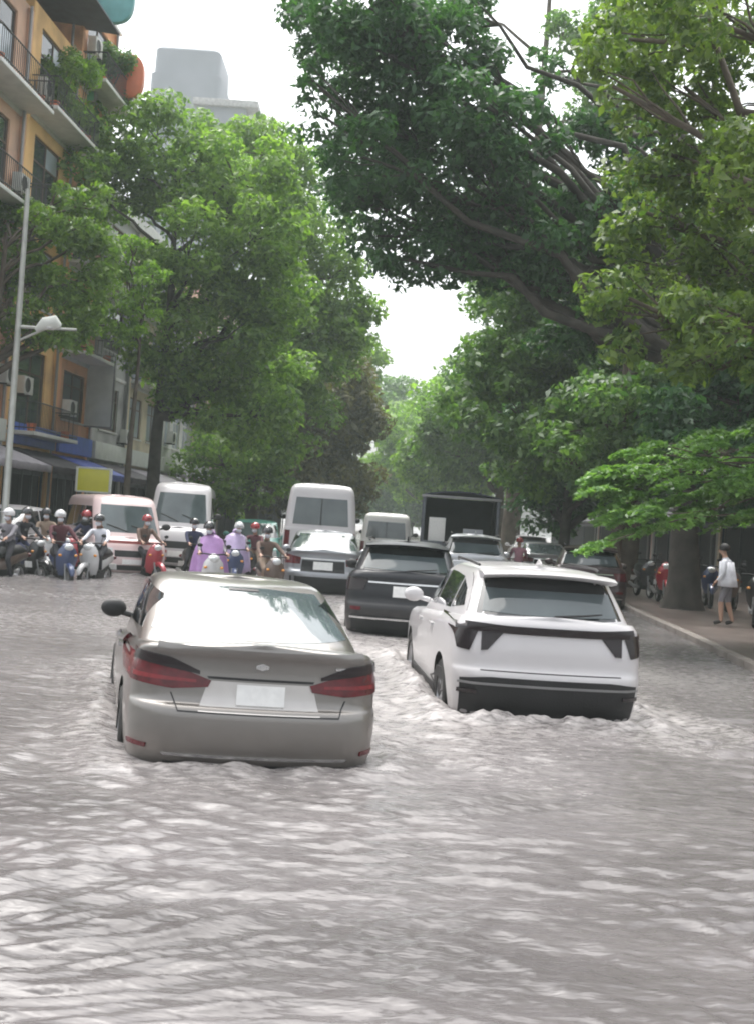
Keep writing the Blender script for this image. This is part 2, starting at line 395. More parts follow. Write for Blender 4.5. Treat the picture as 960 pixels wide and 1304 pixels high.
class Shell:
    def __init__(s, V, Fc):
        bm = bmesh.new(); vs = [bm.verts.new(v) for v in V]
        for f in Fc:
            try: bm.faces.new([vs[i] for i in f])
            except ValueError: pass
        bmesh.ops.remove_doubles(bm, verts=bm.verts, dist=1e-4)
        bmesh.ops.recalc_face_normals(bm, faces=bm.faces)
        s.bm = bm; s.bvh = BVHTree.FromBMesh(bm)
    def hit(s, org, d):
        p, nn, i, dist = s.bvh.ray_cast(org, d)
        if p is None:
            p, nn, i, dist = s.bvh.find_nearest(org + d * 5)
        return p, nn
    def patch(s, face, lower, upper, off=0.004, n=10, m=6, depth=0.03):
        """a panel that follows the shell: face = rear/front (points are x, z) or left/right (points are y, z)"""
        def resample(pl, n):
            pl = [Vector((a, b)) for a, b in pl]; d = [0]
            for a, b in zip(pl, pl[1:]): d.append(d[-1] + (b - a).length)
            out = []
            for i in range(n + 1):
                t = d[-1] * i / n; k = 0
                while k < len(d) - 2 and d[k + 1] < t: k += 1
                out.append(pl[k].lerp(pl[k + 1], (t - d[k]) / max(d[k + 1] - d[k], 1e-9)))
            return out
        A, B = resample(lower, n), resample(upper, n)
        D = {'rear': Vector((0, 1, 0)), 'front': Vector((0, -1, 0)), 'right': Vector((-1, 0, 0)), 'left': Vector((1, 0, 0)), 'top': Vector((0, 0, -1))}[face]
        vs = []; 
        for j in range(m + 1):
            for i in range(n + 1):
                p = A[i].lerp(B[i], j / m)
                if face in ('rear', 'front'): o = Vector((p.x, -D.y * 6, p.y))
                elif face == 'top': o = Vector((p.x, p.y, 6))
                else: o = Vector((-D.x * 6, p.x, p.y))
                h, nn = s.hit(o, D)
                if nn.dot(D) > 0: nn = -nn
                vs.append((h, nn))
        P = [h + nn * off for h, nn in vs]; W = n + 1
        fs = [[j * W + i, j * W + i + 1, (j + 1) * W + i + 1, (j + 1) * W + i] for j in range(m) for i in range(n)]
        ring = [i for i in range(W)] + [j * W + n for j in range(1, m + 1)] + [m * W + i for i in range(n - 1, -1, -1)] + [j * W for j in range(m - 1, 0, -1)]
        b0 = len(P); P += [vs[k][0] - vs[k][1] * depth for k in ring]
        for a in range(len(ring)):
            c = (a + 1) % len(ring); fs.append([ring[a], ring[c], b0 + c, b0 + a])
        return G().add(P, fs)

SEDAN_LOW = [  # zr zf yr yf hw rr rf br bf tr tf
    (.19, .17, -2.22, 2.26, .80, .25, .3, .10, .16, .04, .06), (.235, .2, -2.33, 2.36, .865, .26, .32, .10, .18, .05, .08),
    (.34, .28, -2.40, 2.42, .895, .28, .34, .11, .2, .055, .09), (.48, .38, -2.425, 2.43, .908, .28, .34, .11, .2, .055, .09),
    (.615, .48, -2.42, 2.42, .912, .28, .34, .11, .2, .055, .09), (.665, .52, -2.395, 2.41, .912, .27, .34, .11, .2, .055, .09),
    (.70, .55, -2.355, 2.40, .912, .26, .34, .11, .2, .06, .09), (.80, .61, -2.34, 2.39, .910, .25, .34, .11, .2, .06, .09),
    (.92, .66, -2.325, 2.36, .905, .24, .34, .11, .2, .065, .09), (1.0, .69, -2.325, 2.32, .893, .22, .34, .11, .2, .07, .09),
    (1.05, .71, -2.345, 2.27, .872, .2, .34, .11, .2, .075, .09), (1.075, .725, -2.34, 2.22, .845, .2, .34, .11, .2, .08, .09)]
SEDAN_TOP = [
    (1.00, .84, -2.05, 1.42, .845, .3, .3, .13, .3, .07, .1), (1.085, .95, -1.88, 1.2, .825, .3, .3, .14, .3, .075, .1),
    (1.20, 1.11, -1.55, .92, .785, .3, .3, .15, .28, .07, .08), (1.32, 1.27, -1.18, .62, .735, .3, .28, .15, .25, .06, .06),
    (1.40, 1.385, -.92, .36, .69, .3, .26, .14, .2, .05, .05), (1.437, 1.43, -.72, .16, .63, .28, .26, .12, .16, .05, .04),
    (1.455, 1.452, -.50, 0.0, .53, .26, .24, .10, .12, .05, .03)]
SUV_LOW = [
    (.25, .24, -2.12, 2.12, .84, .22, .3, .10, .16, .03, .05), (.31, .29, -2.22, 2.22, .885, .24, .32, .10, .18, .04, .06),
    (.46, .42, -2.29, 2.28, .91, .25, .34, .10, .2, .045, .07), (.62, .55, -2.31, 2.31, .925, .25, .34, .10, .2, .045, .07),
    (.70, .62, -2.30, 2.31, .93, .25, .34, .10, .2, .045, .07), (.755, .67, -2.265, 2.30, .93, .24, .34, .10, .2, .045, .07),
    (.90, .77, -2.255, 2.27, .93, .23, .34, .10, .2, .05, .07), (1.06, .87, -2.235, 2.22, .918, .22, .34, .10, .2, .055, .07),
    (1.14, .92, -2.235, 2.17, .90, .2, .34, .10, .2, .06, .07), (1.20, .96, -2.20, 2.10, .865, .2, .34, .10, .2, .065, .08)]
SUV_TOP = [
    (1.10, .98, -2.215, 1.40, .855, .22, .3, .10, .28, .07, .08), (1.20, 1.08, -2.15, 1.2, .83, .22, .3, .10, .28, .075, .08),
    (1.35, 1.25, -2.03, .92, .775, .22, .28, .10, .26, .08, .07), (1.50, 1.43, -1.91, .64, .705, .22, .26, .10, .22, .08, .05),
    (1.585, 1.55, -1.83, .38, .655, .22, .25, .10, .18, .07, .04), (1.635, 1.618, -1.70, .12, .58, .22, .25, .09, .15, .06, .03),
    (1.655, 1.65, -1.50, -.1, .47, .22, .24, .08, .12, .05, .03)]
VAN_LOW = [
    (.26, .26, -2.2, 2.25, .82, .12, .2, .03, .1, .0, .03), (.33, .32, -2.28, 2.34, .88, .14, .22, .03, .12, .0, .04),
    (.55, .5, -2.30, 2.36, .91, .15, .24, .03, .12, .0, .05), (.75, .68, -2.295, 2.34, .92, .15, .24, .03, .12, .0, .05),
    (.95, .86, -2.285, 2.27, .92, .15, .24, .03, .14, .0, .05), (1.10, .98, -2.28, 2.16, .905, .15, .24, .03, .14, .0, .06),
    (1.14, 1.02, -2.26, 2.08, .88, .15, .24, .03, .14, .0, .06)]
VAN_TOP = [
    (1.06, 1.0, -2.28, 2.02, .895, .15, .26, .03, .16, .0, .06), (1.20, 1.15, -2.265, 1.90, .885, .15, .26, .03, .16, .0, .06),
    (1.45, 1.45, -2.24, 1.66, .86, .15, .26, .03, .15, .0, .05), (1.70, 1.75, -2.21, 1.42, .825, .15, .26, .03, .14, .0, .04),
    (1.84, 1.88, -2.17, 1.26, .785, .15, .25, .03, .12, .0, .03), (1.91, 1.94, -2.08, 1.08, .71, .15, .24, .03, .1, .0, .02),
    (1.935, 1.96, -1.95, .9, .6, .15, .22, .03, .08, .0, .02)]

_wheel = {}
def wheel(parent, x, y, r, side):
    key = round(r, 2)
    if key not in _wheel:
        w_ = 0.105
        t = G().lathe([(r * .66, -w_), (r * .9, -w_), (r * .985, -w_ * .8), (r, -w_ * .4), (r, w_ * .4), (r * .985, w_ * .8), (r * .9, w_), (r * .66, w_), (r * .66, -w_)], 28)
        rg = G().lathe([(r * .67, -w_ * .9), (r * .67, w_ * .86), (r * .6, w_ * .9), (r * .58, w_ * .5), (r * .58, -w_ * .8)], 28)
        rg.lathe([(0.001, w_ * .72), (r * .14, w_ * .72), (r * .16, w_ * .4), (0.001, w_ * .38)], 14)
        for k in range(5):
            a = 2 * math.pi * k / 5
            for da in (-.16, .16):
                rg.tube([(w_ * .6, math.cos(a + da * .5) * r * .12, math.sin(a + da * .5) * r * .12), (w_ * .66, math.cos(a + da) * r * .62, math.sin(a + da) * r * .62)], r * .055, 6)
        t1 = t.build('wheel', 'rubber'); r1 = rg.build('rim', 'rim_alloy'); _wheel[key] = (t1.data, r1.data)
        bpy.data.objects.remove(t1); bpy.data.objects.remove(r1)
    a, b = _wheel[key]
    o = bpy.data.objects.new('wheel', a); COL.objects.link(o); o.parent = parent; o.location = (x * side, y, r)
    o.rotation_euler = (0, 0, 0 if side > 0 else math.pi)
    q = bpy.data.objects.new('rim', b); COL.objects.link(q); q.parent = o
    return o

def cut_arches(shell, mat, parent, name, arches, sub_inset=0.0):
    me = bpy.data.meshes.new(name); shell.bm.to_mesh(me)
    me.materials.append(M(mat)); me.materials.append(M('dark_trim'))
    o = bpy.data.objects.new(name, me); COL.objects.link(o)
    if arches:
        cg = G()
        for y, r, x in arches:
            for s in (-1, 1):
                cg.lathe([(0.0005, s * (x - .32)), (r, s * (x - .32)), (r, s * (x + .4)), (0.0005, s * (x + .4))], 26, 'X', (0, y, r - 0.05))
        c = cg.build('cutter', 'dark_trim', smooth=False); c.data.materials.append(M('dark_trim')); 
        for p in c.data.polygons: p.material_index = 1
        md = o.modifiers.new('b', 'BOOLEAN'); md.object = c; md.operation = 'DIFFERENCE'; md.solver = 'EXACT'
        try: md.material_mode = 'INDEX'
        except Exception: pass
        dg = bpy.context.evaluated_depsgraph_get(); ev = o.evaluated_get(dg)
        nm = bpy.data.meshes.new_from_object(ev, preserve_all_data_layers=True, depsgraph=dg)
        o.modifiers.clear(); o.data = nm; bpy.data.objects.remove(c); nm.name = name
    bm = bmesh.new(); bm.from_mesh(o.data)
    for f in bm.faces: f.smooth = True
    for e in bm.edges:
        if len(e.link_faces) == 2 and e.calc_face_angle(0) > R(32): e.smooth = False
    bm.to_mesh(o.data); bm.free()
    o.parent = parent
    return o

def mir(pl): return [(-x, z) for x, z in pl][::-1]
def scale_keys(keys, sx, sy, sz): return [(k[0] * sz, k[1] * sz, k[2] * sy, k[3] * sy, k[4] * sx) + tuple(k[5:]) for k in keys]

def vehicle(kind, name, label, cat, x, y, hd, mat, s=(1, 1, 1), rear='plain', sub=3, group=None, z0=ROAD_Z, glass='tinted_glass', roofmat=None):
    t = thing(name, label, cat, (x, y, z0), -R(hd), group)
    sx, sy, sz = s
    low, top = {'sedan': (SEDAN_LOW, SEDAN_TOP), 'suv': (SUV_LOW, SUV_TOP), 'van': (VAN_LOW, VAN_TOP)}[kind]
    A = Shell(*stack(scale_keys(low, *s), sub, .035 * sz)); B = Shell(*stack(scale_keys(top, *s), sub, .018 * sz))
    wr = {'sedan': .325, 'suv': .355, 'van': .33}[kind] * (sz + sy) / 2
    wy = {'sedan': (-1.37, 1.42), 'suv': (-1.36, 1.36), 'van': (-1.38, 1.45)}[kind]
    arches = [(yy * sy, wr + .055, .72 * sx) for yy in wy]
    cut_arches(A, mat, t, 'body', arches)
    roof = cut_arches(B, roofmat or mat, t, 'cabin', [])
    roof.name = 'cabin'
    for yy in wy:
        for sd in (-1, 1): wheel(t, (.915 if kind != 'van' else .90) * sx - .115, yy * sy, wr, sd)
    S = lambda pl, a, b: [(p * a, q * b) for p, q in pl]
    rz_ = lambda pl: S(pl, sx, sz); sd_ = lambda pl: S(pl, sy, sz)
    def part(shell, nm, mt_, face, lo, up, **k):
        lo, up = (rz_(lo), rz_(up)) if face in ('rear', 'front') else (sd_(lo), sd_(up))
        return shell.patch(face, lo, up, **k).build(nm, mt_, t, sharp=40)
    def pair(shell, nm, mt_, face, lo, up, **k):
        a = part(shell, nm, mt_, face, lo, up, **k); b = part(shell, nm, mt_, face, mir(lo), mir(up), **k); return a, b
    def sides(nm, mt_, lo, up, shell=B, **k):
        for f in ('left', 'right'): part(shell, nm, mt_, f, lo, up, **k)
    if kind == 'sedan':
        part(B, 'rear_window', glass, 'rear', [(-.735, 1.105), (-.3, 1.08), (.3, 1.08), (.735, 1.105)], [(-.60, 1.385), (-.2, 1.405), (.2, 1.405), (.60, 1.385)], n=18, m=12, off=.003)
        part(B, 'windscreen', glass, 'front', [(-.66, 1.0), (.66, 1.0)], [(-.50, 1.37), (.50, 1.37)], n=16, m=10)
        sides('side_window', 'dark_glass', [(-.12, 1.04), (.98, .99)], [(-.12, 1.37), (.22, 1.36), (.50, 1.28)], n=10)
        sides('side_window', 'dark_glass', [(-1.42, 1.09), (-.18, 1.04)], [(-1.05, 1.31), (-.75, 1.36), (-.18, 1.375)], n=10)
        for f in ('left', 'right'):
            part(A, 'door_handle', 'silver_metal_trim', f, [(-.62, .84), (-.42, .84)], [(-.62, .87), (-.42, .87)], off=.03, n=4, m=2)
            part(A, 'door_handle', 'silver_metal_trim', f, [(.36, .81), (.56, .81)], [(.36, .84), (.56, .84)], off=.03, n=4, m=2)
    elif kind == 'suv':
        sides('side_window', 'dark_glass', [(-.10, 1.16), (1.0, 1.13)], [(-.10, 1.53), (.25, 1.51), (.52, 1.42)], n=10)
        sides('side_window', 'dark_glass', [(-1.15, 1.2), (-.16, 1.17)], [(-1.15, 1.52), (-.6, 1.54), (-.16, 1.54)], n=10)
        sides('quarter_window', 'dark_glass', [(-1.75, 1.27), (-1.21, 1.21)], [(-1.55, 1.42), (-1.21, 1.50)], n=8)
        part(B, 'windscreen', glass, 'front', [(-.68, 1.16), (.68, 1.16)], [(-.54, 1.53), (.54, 1.53)], n=16, m=10)
        sides('sill_trim', 'dark_trim', [(-.95, .29), (.95, .29)], [(-.95, .40), (.95, .40)], shell=A, n=12, m=3, off=.012)
    else:
        sides('side_window', 'dark_glass', [(.45, 1.18), (1.55, 1.16)], [(.45, 1.68), (1.12, 1.68)], n=10)
        sides('side_window', 'dark_glass', [(-.85, 1.18), (.36, 1.18)], [(-.85, 1.68), (.36, 1.68)], n=8)
        sides('side_window', 'dark_glass', [(-2.02, 1.18), (-.94, 1.18)], [(-2.02, 1.66), (-.94, 1.68)], n=8)
        part(B, 'windscreen', glass, 'front', [(-.74, 1.14), (.74, 1.14)], [(-.64, 1.74), (.64, 1.74)], n=16, m=10)
        part(B, 'rear_window', glass, 'rear', [(-.7, 1.18), (.7, 1.18)], [(-.64, 1.68), (.64, 1.68)], n=10, m=8)
    # mirrors
    my, mz = {'sedan': (.72, 1.0), 'suv': (.80, 1.16), 'van': (1.42, 1.28)}[kind]
    for sd in (-1, 1):
        gx = {'sedan': .80, 'suv': .81, 'van': .87}[kind] * sx
        gm = G().ell((sd * (gx + .16), my * sy, mz * sz + .03), (.115, .06, .085), 14, 8)
        gm.tube([(sd * (gx - .03), my * sy, mz * sz - .03), (sd * (gx + .12), my * sy, mz * sz)], [.03, .025], 8)
        gm.build('wing_mirror', 'dark_trim' if rear in ('sedan', 'navy') or kind == 'van' else mat, t)
    # front face
    if kind == 'sedan':
        pair(A, 'headlight', 'headlamp', 'front', [(.42, .50), (.78, .55)], [(.40, .60), (.74, .68)], n=8, m=4)
        part(A, 'grille', 'dark_trim', 'front', [(-.40, .44), (.40, .44)], [(-.42, .58), (.42, .58)], n=8, m=3)
        part(A, 'bumper_intake', 'dark_trim', 'front', [(-.55, .24), (.55, .24)], [(-.6, .36), (.6, .36)], n=8, m=3)
        part(A, 'front_plate', 'plate_white', 'front', [(-.23, .38), (.23, .38)], [(-.23, .47), (.23, .47)], n=4, m=2, off=.02)
    elif kind == 'suv':
        pair(A, 'headlight', 'headlamp', 'front', [(.48, .68), (.80, .72)], [(.46, .78), (.78, .84)], n=8, m=4)
        part(A, 'grille', 'dark_trim', 'front', [(-.5, .52), (.5, .52)], [(-.44, .76), (.44, .76)], n=8, m=4)
        part(A, 'bumper_intake', 'dark_trim', 'front', [(-.55, .30), (.55, .30)], [(-.6, .42), (.6, .42)], n=8, m=3)
        part(A, 'front_plate', 'plate_white', 'front', [(-.23, .44), (.23, .44)], [(-.23, .54), (.23, .54)], n=4, m=2, off=.02)
    else:
        pair(A, 'headlight', 'headlamp', 'front', [(.50, .62), (.80, .64)], [(.48, .80), (.77, .84)], n=8, m=4)
        part(A, 'grille', 'dark_trim', 'front', [(-.44, .62), (.44, .62)], [(-.44, .76), (.44, .76)], n=8, m=4)
        part(A, 'bumper_intake', 'dark_trim', 'front', [(-.7, .33), (.7, .33)], [(-.66, .44), (.66, .44)], n=8, m=3)
        part(A, 'front_plate', 'plate_white', 'front', [(-.25, .46), (.25, .46)], [(-.25, .57), (.25, .57)], n=4, m=2, off=.02)
    # rear face
    if rear == 'sedan':
        (l1, l2) = pair(A, 'tail_light', 'tail_red', 'rear', [(.36, .80), (.6, .775), (.895, .80)], [(.34, .845), (.60, .93), (.90, 1.0)], n=16, m=6, off=.012)
        pair(A, 'lamp_strip', 'lamp_bright', 'rear', [(.44, .825), (.87, .83)], [(.44, .845), (.87, .862)], n=12, m=2, off=.017)
        pair(A, 'reversing_lamp', 'tail_dark', 'rear', [(.42, .882), (.88, .95)], [(.42, .905), (.62, .985), (.87, 1.015)], n=12, m=3, off=.016)
        part(A, 'boot_garnish', 'dark_trim', 'rear', [(-.36, .858), (.36, .858)], [(-.37, .874), (.37, .874)], n=10, m=2, off=.014)
        part(A, 'plate_recess', 'recess_silver', 'rear', [(-.42, .64), (.42, .64)], [(-.36, .845), (.36, .845)], n=10, m=4, off=.003)
        part(A, 'seam', 'dark_trim', 'rear', [(-.55, .632), (.55, .632)], [(-.55, .641), (.55, .641)], n=14, m=1, off=.004)
        pair(A, 'seam', 'dark_trim', 'rear', [(.548, .632), (.60, .75)], [(.556, .632), (.61, .75)], n=6, m=1, off=.004)
        part(A, 'number_plate', 'plate_white', 'rear', [(-.165, .685), (.165, .685)], [(-.165, .83), (.165, .83)], n=4, m=2, off=.016)
        part(A, 'emblem', 'silver_metal_trim', 'rear', [(-.045, .945), (0, .93), (.045, .945)], [(-.045, .965), (0, .982), (.045, .965)], n=8, m=3, off=.012)
        part(A, 'badge', 'silver_metal_trim', 'rear', [(.52, .955), (.64, .96)], [(.52, .972), (.64, .977)], n=4, m=1, off=.008)
        part(A, 'lip_spoiler', mat, 'rear', [(-.70, 1.03), (.70, 1.03)], [(-.70, 1.062), (.70, 1.062)], n=16, m=3, off=.035)
        part(A, 'bumper_chrome', 'silver_metal_trim', 'rear', [(-.62, .335), (.62, .335)], [(-.64, .352), (.64, .352)], n=12, m=1, off=.008)
        pair(A, 'bumper_reflector', 'tail_red', 'rear', [(.74, .37), (.86, .375)], [(.74, .40), (.86, .405)], n=6, m=2, off=.01)
        part(A, 'bumper_skirt', 'dark_trim', 'rear', [(-.6, .215), (.6, .215)], [(-.62, .29), (.62, .29)], n=10, m=2, off=.01)
        part(B, 'high_brake_light', 'tail_dark', 'rear', [(-.12, 1.38), (.12, 1.38)], [(-.12, 1.395), (.12, 1.395)], n=4, m=1, off=.008)
    elif kind == 'sedan':
        pair(A, 'tail_light', 'tail_red', 'rear', [(.52, .80), (.89, .80)], [(.50, .93), (.88, .99)], n=10, m=5, off=.012)
        part(A, 'number_plate', 'plate_white', 'rear', [(-.22, .70), (.22, .70)], [(-.22, .86), (.22, .86)], n=4, m=2, off=.016)
        part(A, 'bumper_skirt', 'dark_trim', 'rear', [(-.72, .26), (.72, .26)], [(-.74, .56), (.74, .56)], n=10, m=4, off=.008)
        part(A, 'chrome_garnish', 'silver_metal_trim', 'rear', [(-.5, .90), (.5, .90)], [(-.5, .925), (.5, .925)], n=10, m=1, off=.02)
        part(A, 'boot_panel', 'dark_trim', 'rear', [(-.5, .66), (.5, .66)], [(-.48, .885), (.48, .885)], n=10, m=4, off=.006)
    if kind == 'suv':
        win = [(-.72, 1.235), (-.3, 1.215), (.3, 1.215), (.72, 1.235)]; wup = [(-.60, 1.535), (.60, 1.535)]
        part(B, 'window_surround', 'dark_glass', 'rear', [(-.77, 1.225), (-.3, 1.205), (.3, 1.205), (.77, 1.225)], [(-.65, 1.57), (.65, 1.57)], n=18, m=10, off=.003)
        part(B, 'rear_window', glass, 'rear', [(-.64, 1.245), (-.3, 1.23), (.3, 1.23), (.64, 1.245)], [(-.59, 1.455), (.59, 1.455)], n=18, m=10, off=.007)
        # roof spoiler
        P = []; nn_ = 12
        for i in range(nn_ + 1):
            u = -1 + 2 * i / nn_; xx = u * .64 * sx; yb = (-2.08 + .09 * u * u) * sy; zt = (1.648 - .035 * u * u) * sz
            P += [(xx, -1.62 * sy, zt + .005), (xx, yb + .10, zt - .005), (xx, yb, zt - .03), (xx, yb + .03, zt - .055), (xx, -1.78 * sy, zt - .075)]
        fs = [[i * 5 + j, i * 5 + j + 1, i * 5 + j + 6, i * 5 + j + 5] for i in range(nn_) for j in range(4)] + [[4, 3, 2, 1, 0], [nn_ * 5 + j for j in range(5)]]
        mk('roof_spoiler', P, fs, mat, t, sharp=40)
        G().tube([(0, -1.30 * sy, 1.66 * sz), (0, -1.42 * sy, 1.72 * sz), (0, -1.55 * sy, 1.70 * sz)], [.035, .03, .008], 8, .5).build('antenna_fin', mat, t)
        wpr = G().tube([(.02, -2.15 * sy, 1.235 * sz), (.30 * sx, -2.135 * sy, 1.26 * sz), (.48 * sx, -2.10 * sy, 1.28 * sz)], [.014, .011, .008], 6)
        wpr.build('rear_wiper', 'dark_trim', t)
        for sdx in (-1, 1):
            G().tube([(sdx * .60 * sx, -1.45 * sy, 1.655 * sz), (sdx * .63 * sx, -1.2 * sy, 1.675 * sz), (sdx * .62 * sx, -.2 * sy, 1.685 * sz), (sdx * .58 * sx, .05 * sy, 1.655 * sz)], .014, 8).build('roof_rail', 'dark_trim', t)
    if rear == 'claw':
        part(A, 'light_bar', 'tail_dark', 'rear', [(-.87, 1.07), (-.4, 1.06), (.4, 1.06), (.87, 1.07)], [(-.86, 1.15), (-.4, 1.13), (.4, 1.13), (.86, 1.15)], n=22, m=3, off=.014)
        pair(A, 'tail_light', 'tail_dark', 'rear', [(.60, .90), (.66, .895)], [(.46, 1.065), (.66, 1.07)], n=6, m=5, off=.012)
        pair(A, 'tail_light', 'tail_dark', 'rear', [(.76, .885), (.86, .90)], [(.69, 1.07), (.89, 1.075)], n=6, m=5, off=.012)
        part(A, 'lower_bumper', 'dark_trim', 'rear', [(-.90, .29), (-.4, .27), (.4, .27), (.90, .29)], [(-.92, .62), (-.6, .66), (.6, .66), (.92, .62)], n=20, m=6, off=.008)
        part(A, 'skid_plate', 'skid_silver', 'rear', [(-.84, .585), (.84, .585)], [(-.84, .605), (.84, .605)], n=14, m=1, off=.02)
        pair(A, 'bumper_reflector', 'tail_dark', 'rear', [(.68, .50), (.84, .50)], [(.68, .535), (.84, .535)], n=6, m=2, off=.02)
        part(A, 'tailgate_seam', 'dark_trim', 'rear', [(-.66, .712), (.66, .712)], [(-.66, .720), (.66, .720)], n=14, m=1, off=.004)
        for f in ('left', 'right'):
            part(A, 'door_handle', mat, f, [(-.72, .965), (-.52, .965)], [(-.72, .995), (-.52, .995)], off=.03, n=4, m=2)
            part(A, 'door_handle', mat, f, [(.26, .94), (.46, .94)], [(.26, .97), (.46, .97)], off=.03, n=4, m=2)
    elif kind == 'suv':
        pair(A, 'tail_light', 'tail_dark' if rear == 'navy' else 'tail_red', 'rear', [(.62, .92), (.91, .90)], [(.56, 1.08), (.89, 1.10)], n=8, m=5, off=.012)
        part(A, 'number_plate', 'plate_white', 'rear', [(-.17, .84), (.17, .84)], [(-.17, 1.0), (.17, 1.0)], n=4, m=2, off=.016)
        part(A, 'chrome_garnish', 'silver_metal_trim', 'rear', [(-.55, 1.03), (.55, 1.03)], [(-.55, 1.055), (.55, 1.055)], n=10, m=1, off=.02)
        part(A, 'lower_bumper', 'dark_trim', 'rear', [(-.88, .29), (.88, .29)], [(-.9, .56), (.9, .56)], n=16, m=5, off=.008)
        part(A, 'bumper_chrome', 'silver_metal_trim', 'rear', [(-.8, .50), (.8, .50)], [(-.8, .525), (.8, .525)], n=12, m=1, off=.02)
        pair(A, 'bumper_reflector', 'tail_red', 'rear', [(.64, .62), (.80, .62)], [(.64, .67), (.80, .67)], n=5, m=2, off=.012)
    elif kind == 'van':
        pair(A, 'tail_light', 'tail_red', 'rear', [(.76, .70), (.89, .70)], [(.75, 1.06), (.87, 1.06)], n=6, m=6, off=.012)
        part(A, 'number_plate', 'plate_white', 'rear', [(-.2, .72), (.2, .72)], [(-.2, .87), (.2, .87)], n=4, m=2, off=.016)
        part(A, 'lower_bumper', 'dark_trim', 'rear', [(-.84, .33), (.84, .33)], [(-.86, .52), (.86, .52)], n=10, m=3, off=.008)
        part(A, 'door_seam', 'dark_trim', 'rear', [(-.008, .54), (.008, .54)], [(-.008, 1.1), (.008, 1.1)], n=1, m=8, off=.004)
        part(A, 'door_handle', 'dark_trim', 'rear', [(.05, .95), (.22, .95)], [(.05, .985), (.22, .985)], n=3, m=2, off=.025)
        part(B, 'window_seal', 'dark_trim', 'rear', [(-.012, 1.18), (.012, 1.18)], [(-.012, 1.68), (.012, 1.68)], n=1, m=6, off=.009)
        for wx in (-.55, .05):
            q0, q1 = B.hit(Vector((wx * sx, 6, 1.16 * sz)), Vector((0, -1, 0)))[0], B.hit(Vector(((wx + .5) * sx, 6, 1.3 * sz)), Vector((0, -1, 0)))[0]
            G().tube([q0 + Vector((0, .015, 0)), q0.lerp(q1, .5) + Vector((0, .03, .01)), q1 + Vector((0, .015, .006))], .012, 6).build('wiper', 'dark_trim', t)
    A.bm.free(); B.bm.free()
    return t

paint('paint_silver', (0.235, 0.222, 0.208), 0.75, 0.3)
paint('paint_white', (0.55, 0.535, 0.54), 0.0, 0.3)
paint('paint_navy', (0.005, 0.006, 0.010), 0.0, 0.4); MATS['paint_navy'].node_tree.nodes['Principled BSDF'].inputs['Coat Weight'].default_value = 0.2
paint('paint_grey', (0.30, 0.31, 0.33), 0.6, 0.3)
paint('paint_maroon', (0.028, 0.010, 0.012), 0.2, 0.3)
paint('paint_cream', (0.60, 0.59, 0.56), 0.0, 0.35)
paint('paint_pinkwhite', (0.66, 0.52, 0.51), 0.0, 0.35)
paint('paint_teal', (0.05, 0.22, 0.19), 0.1, 0.35)
paint('paint_palegrey', (0.45, 0.46, 0.48), 0.5, 0.3)
pm('recess_silver', (0.52, 0.50, 0.48), 0.35, 0.5, var=0.1)
pm('skid_silver', (0.25, 0.25, 0.25), 0.4, 0.5, var=0.1)
pm('stripe_red', (0.42, 0.10, 0.09), 0.4, coat=0.5)

sedan_obj = vehicle('sedan', 'silver_sedan', 'silver saloon car with red tail lights and wide sloping rear window wading through flood', 'car', *SEDAN, 'paint_silver', rear='sedan', sub=5)
sedan_obj.rotation_euler = (0, R(1.3), -R(SEDAN[2]))     # it lists a little on the cambered road
vehicle('suv', 'white_suv', 'white sport utility car with black claw-shaped tail lights joined by a dark bar', 'car', *SUV, 'paint_white', rear='claw', sub=5)
def rear_car(kind, name, label, cat, px, Y, hd, mat, L, **k):
    p = at(px, 715, Y); h = R(hd)
    return vehicle(kind, name, label, cat, p.x + math.sin(h) * L / 2, Y + math.cos(h) * L / 2, hd, mat, **k)
rear_car('suv', 'dark_suv', 'black sport utility car with white number plate between silver saloon and white car', 'car', 517, 17.9, 2, 'paint_navy', 4.63, rear='navy', s=(1, 1, 1.03))
rear_car('sedan', 'grey_hatchback', 'grey saloon with black boot panel and white plate just ahead of white van', 'car', 412, 26.5, -2, 'paint_grey', 4.5, s=(1, .92, 1.15))
rear_car('van', 'white_van', 'tall white van with big pale rear window in mid street', 'van', 405, 32.5, -3, 'paint_white', 4.6, s=(1.1, 1, 1.5))
rear_car('van', 'cream_van', 'cream minivan far down the street between white van and dark truck', 'van', 489, 42, 2, 'paint_cream', 4.6, s=(1.0, 1, 1.18))
rear_car('suv', 'silver_suv', 'pale grey tall car directly behind the dark covered truck', 'car', 604, 29.5, 3, 'paint_palegrey', 4.6, s=(.98, 1, 1.1), rear='plain')
def mid_car(kind, name, label, cat, px, Y, hd, mat, **k):
    p = at(px, 700, Y); return vehicle(kind, name, label, cat, p.x, Y, hd, mat, **k)
pv = mid_car('van', 'pink_striped_van', 'pinkish white delivery van with red stripes in oncoming lane under yellow sign', 'van', 143, 31, 155, 'paint_pinkwhite', s=(1.0, 1, 1.12))
mid_car('van', 'oncoming_minibus', 'white minibus with large windscreen facing us beside purple raincoat rider', 'van', 232, 35, 174, 'paint_white', s=(1.0, 1.0, 1.38))
mid_car('sedan', 'white_hatchback', 'white car with rounded roof standing by the orange house front', 'car', 12, 31, 196, 'paint_white', s=(1, .92, 1.2))
mid_car('sedan', 'teal_taxi', 'teal green car facing us behind the purple raincoat rider', 'car', 325, 40, 176, 'paint_teal', s=(1, .95, 1.2))
mid_car('suv', 'maroon_suv', 'dark maroon sport utility car stopped by the right kerb past big trunk', 'car', 748, 30.5, 8, 'paint_maroon', s=(1, 1, 1.05), rear='plain', z0=ROAD_Z)
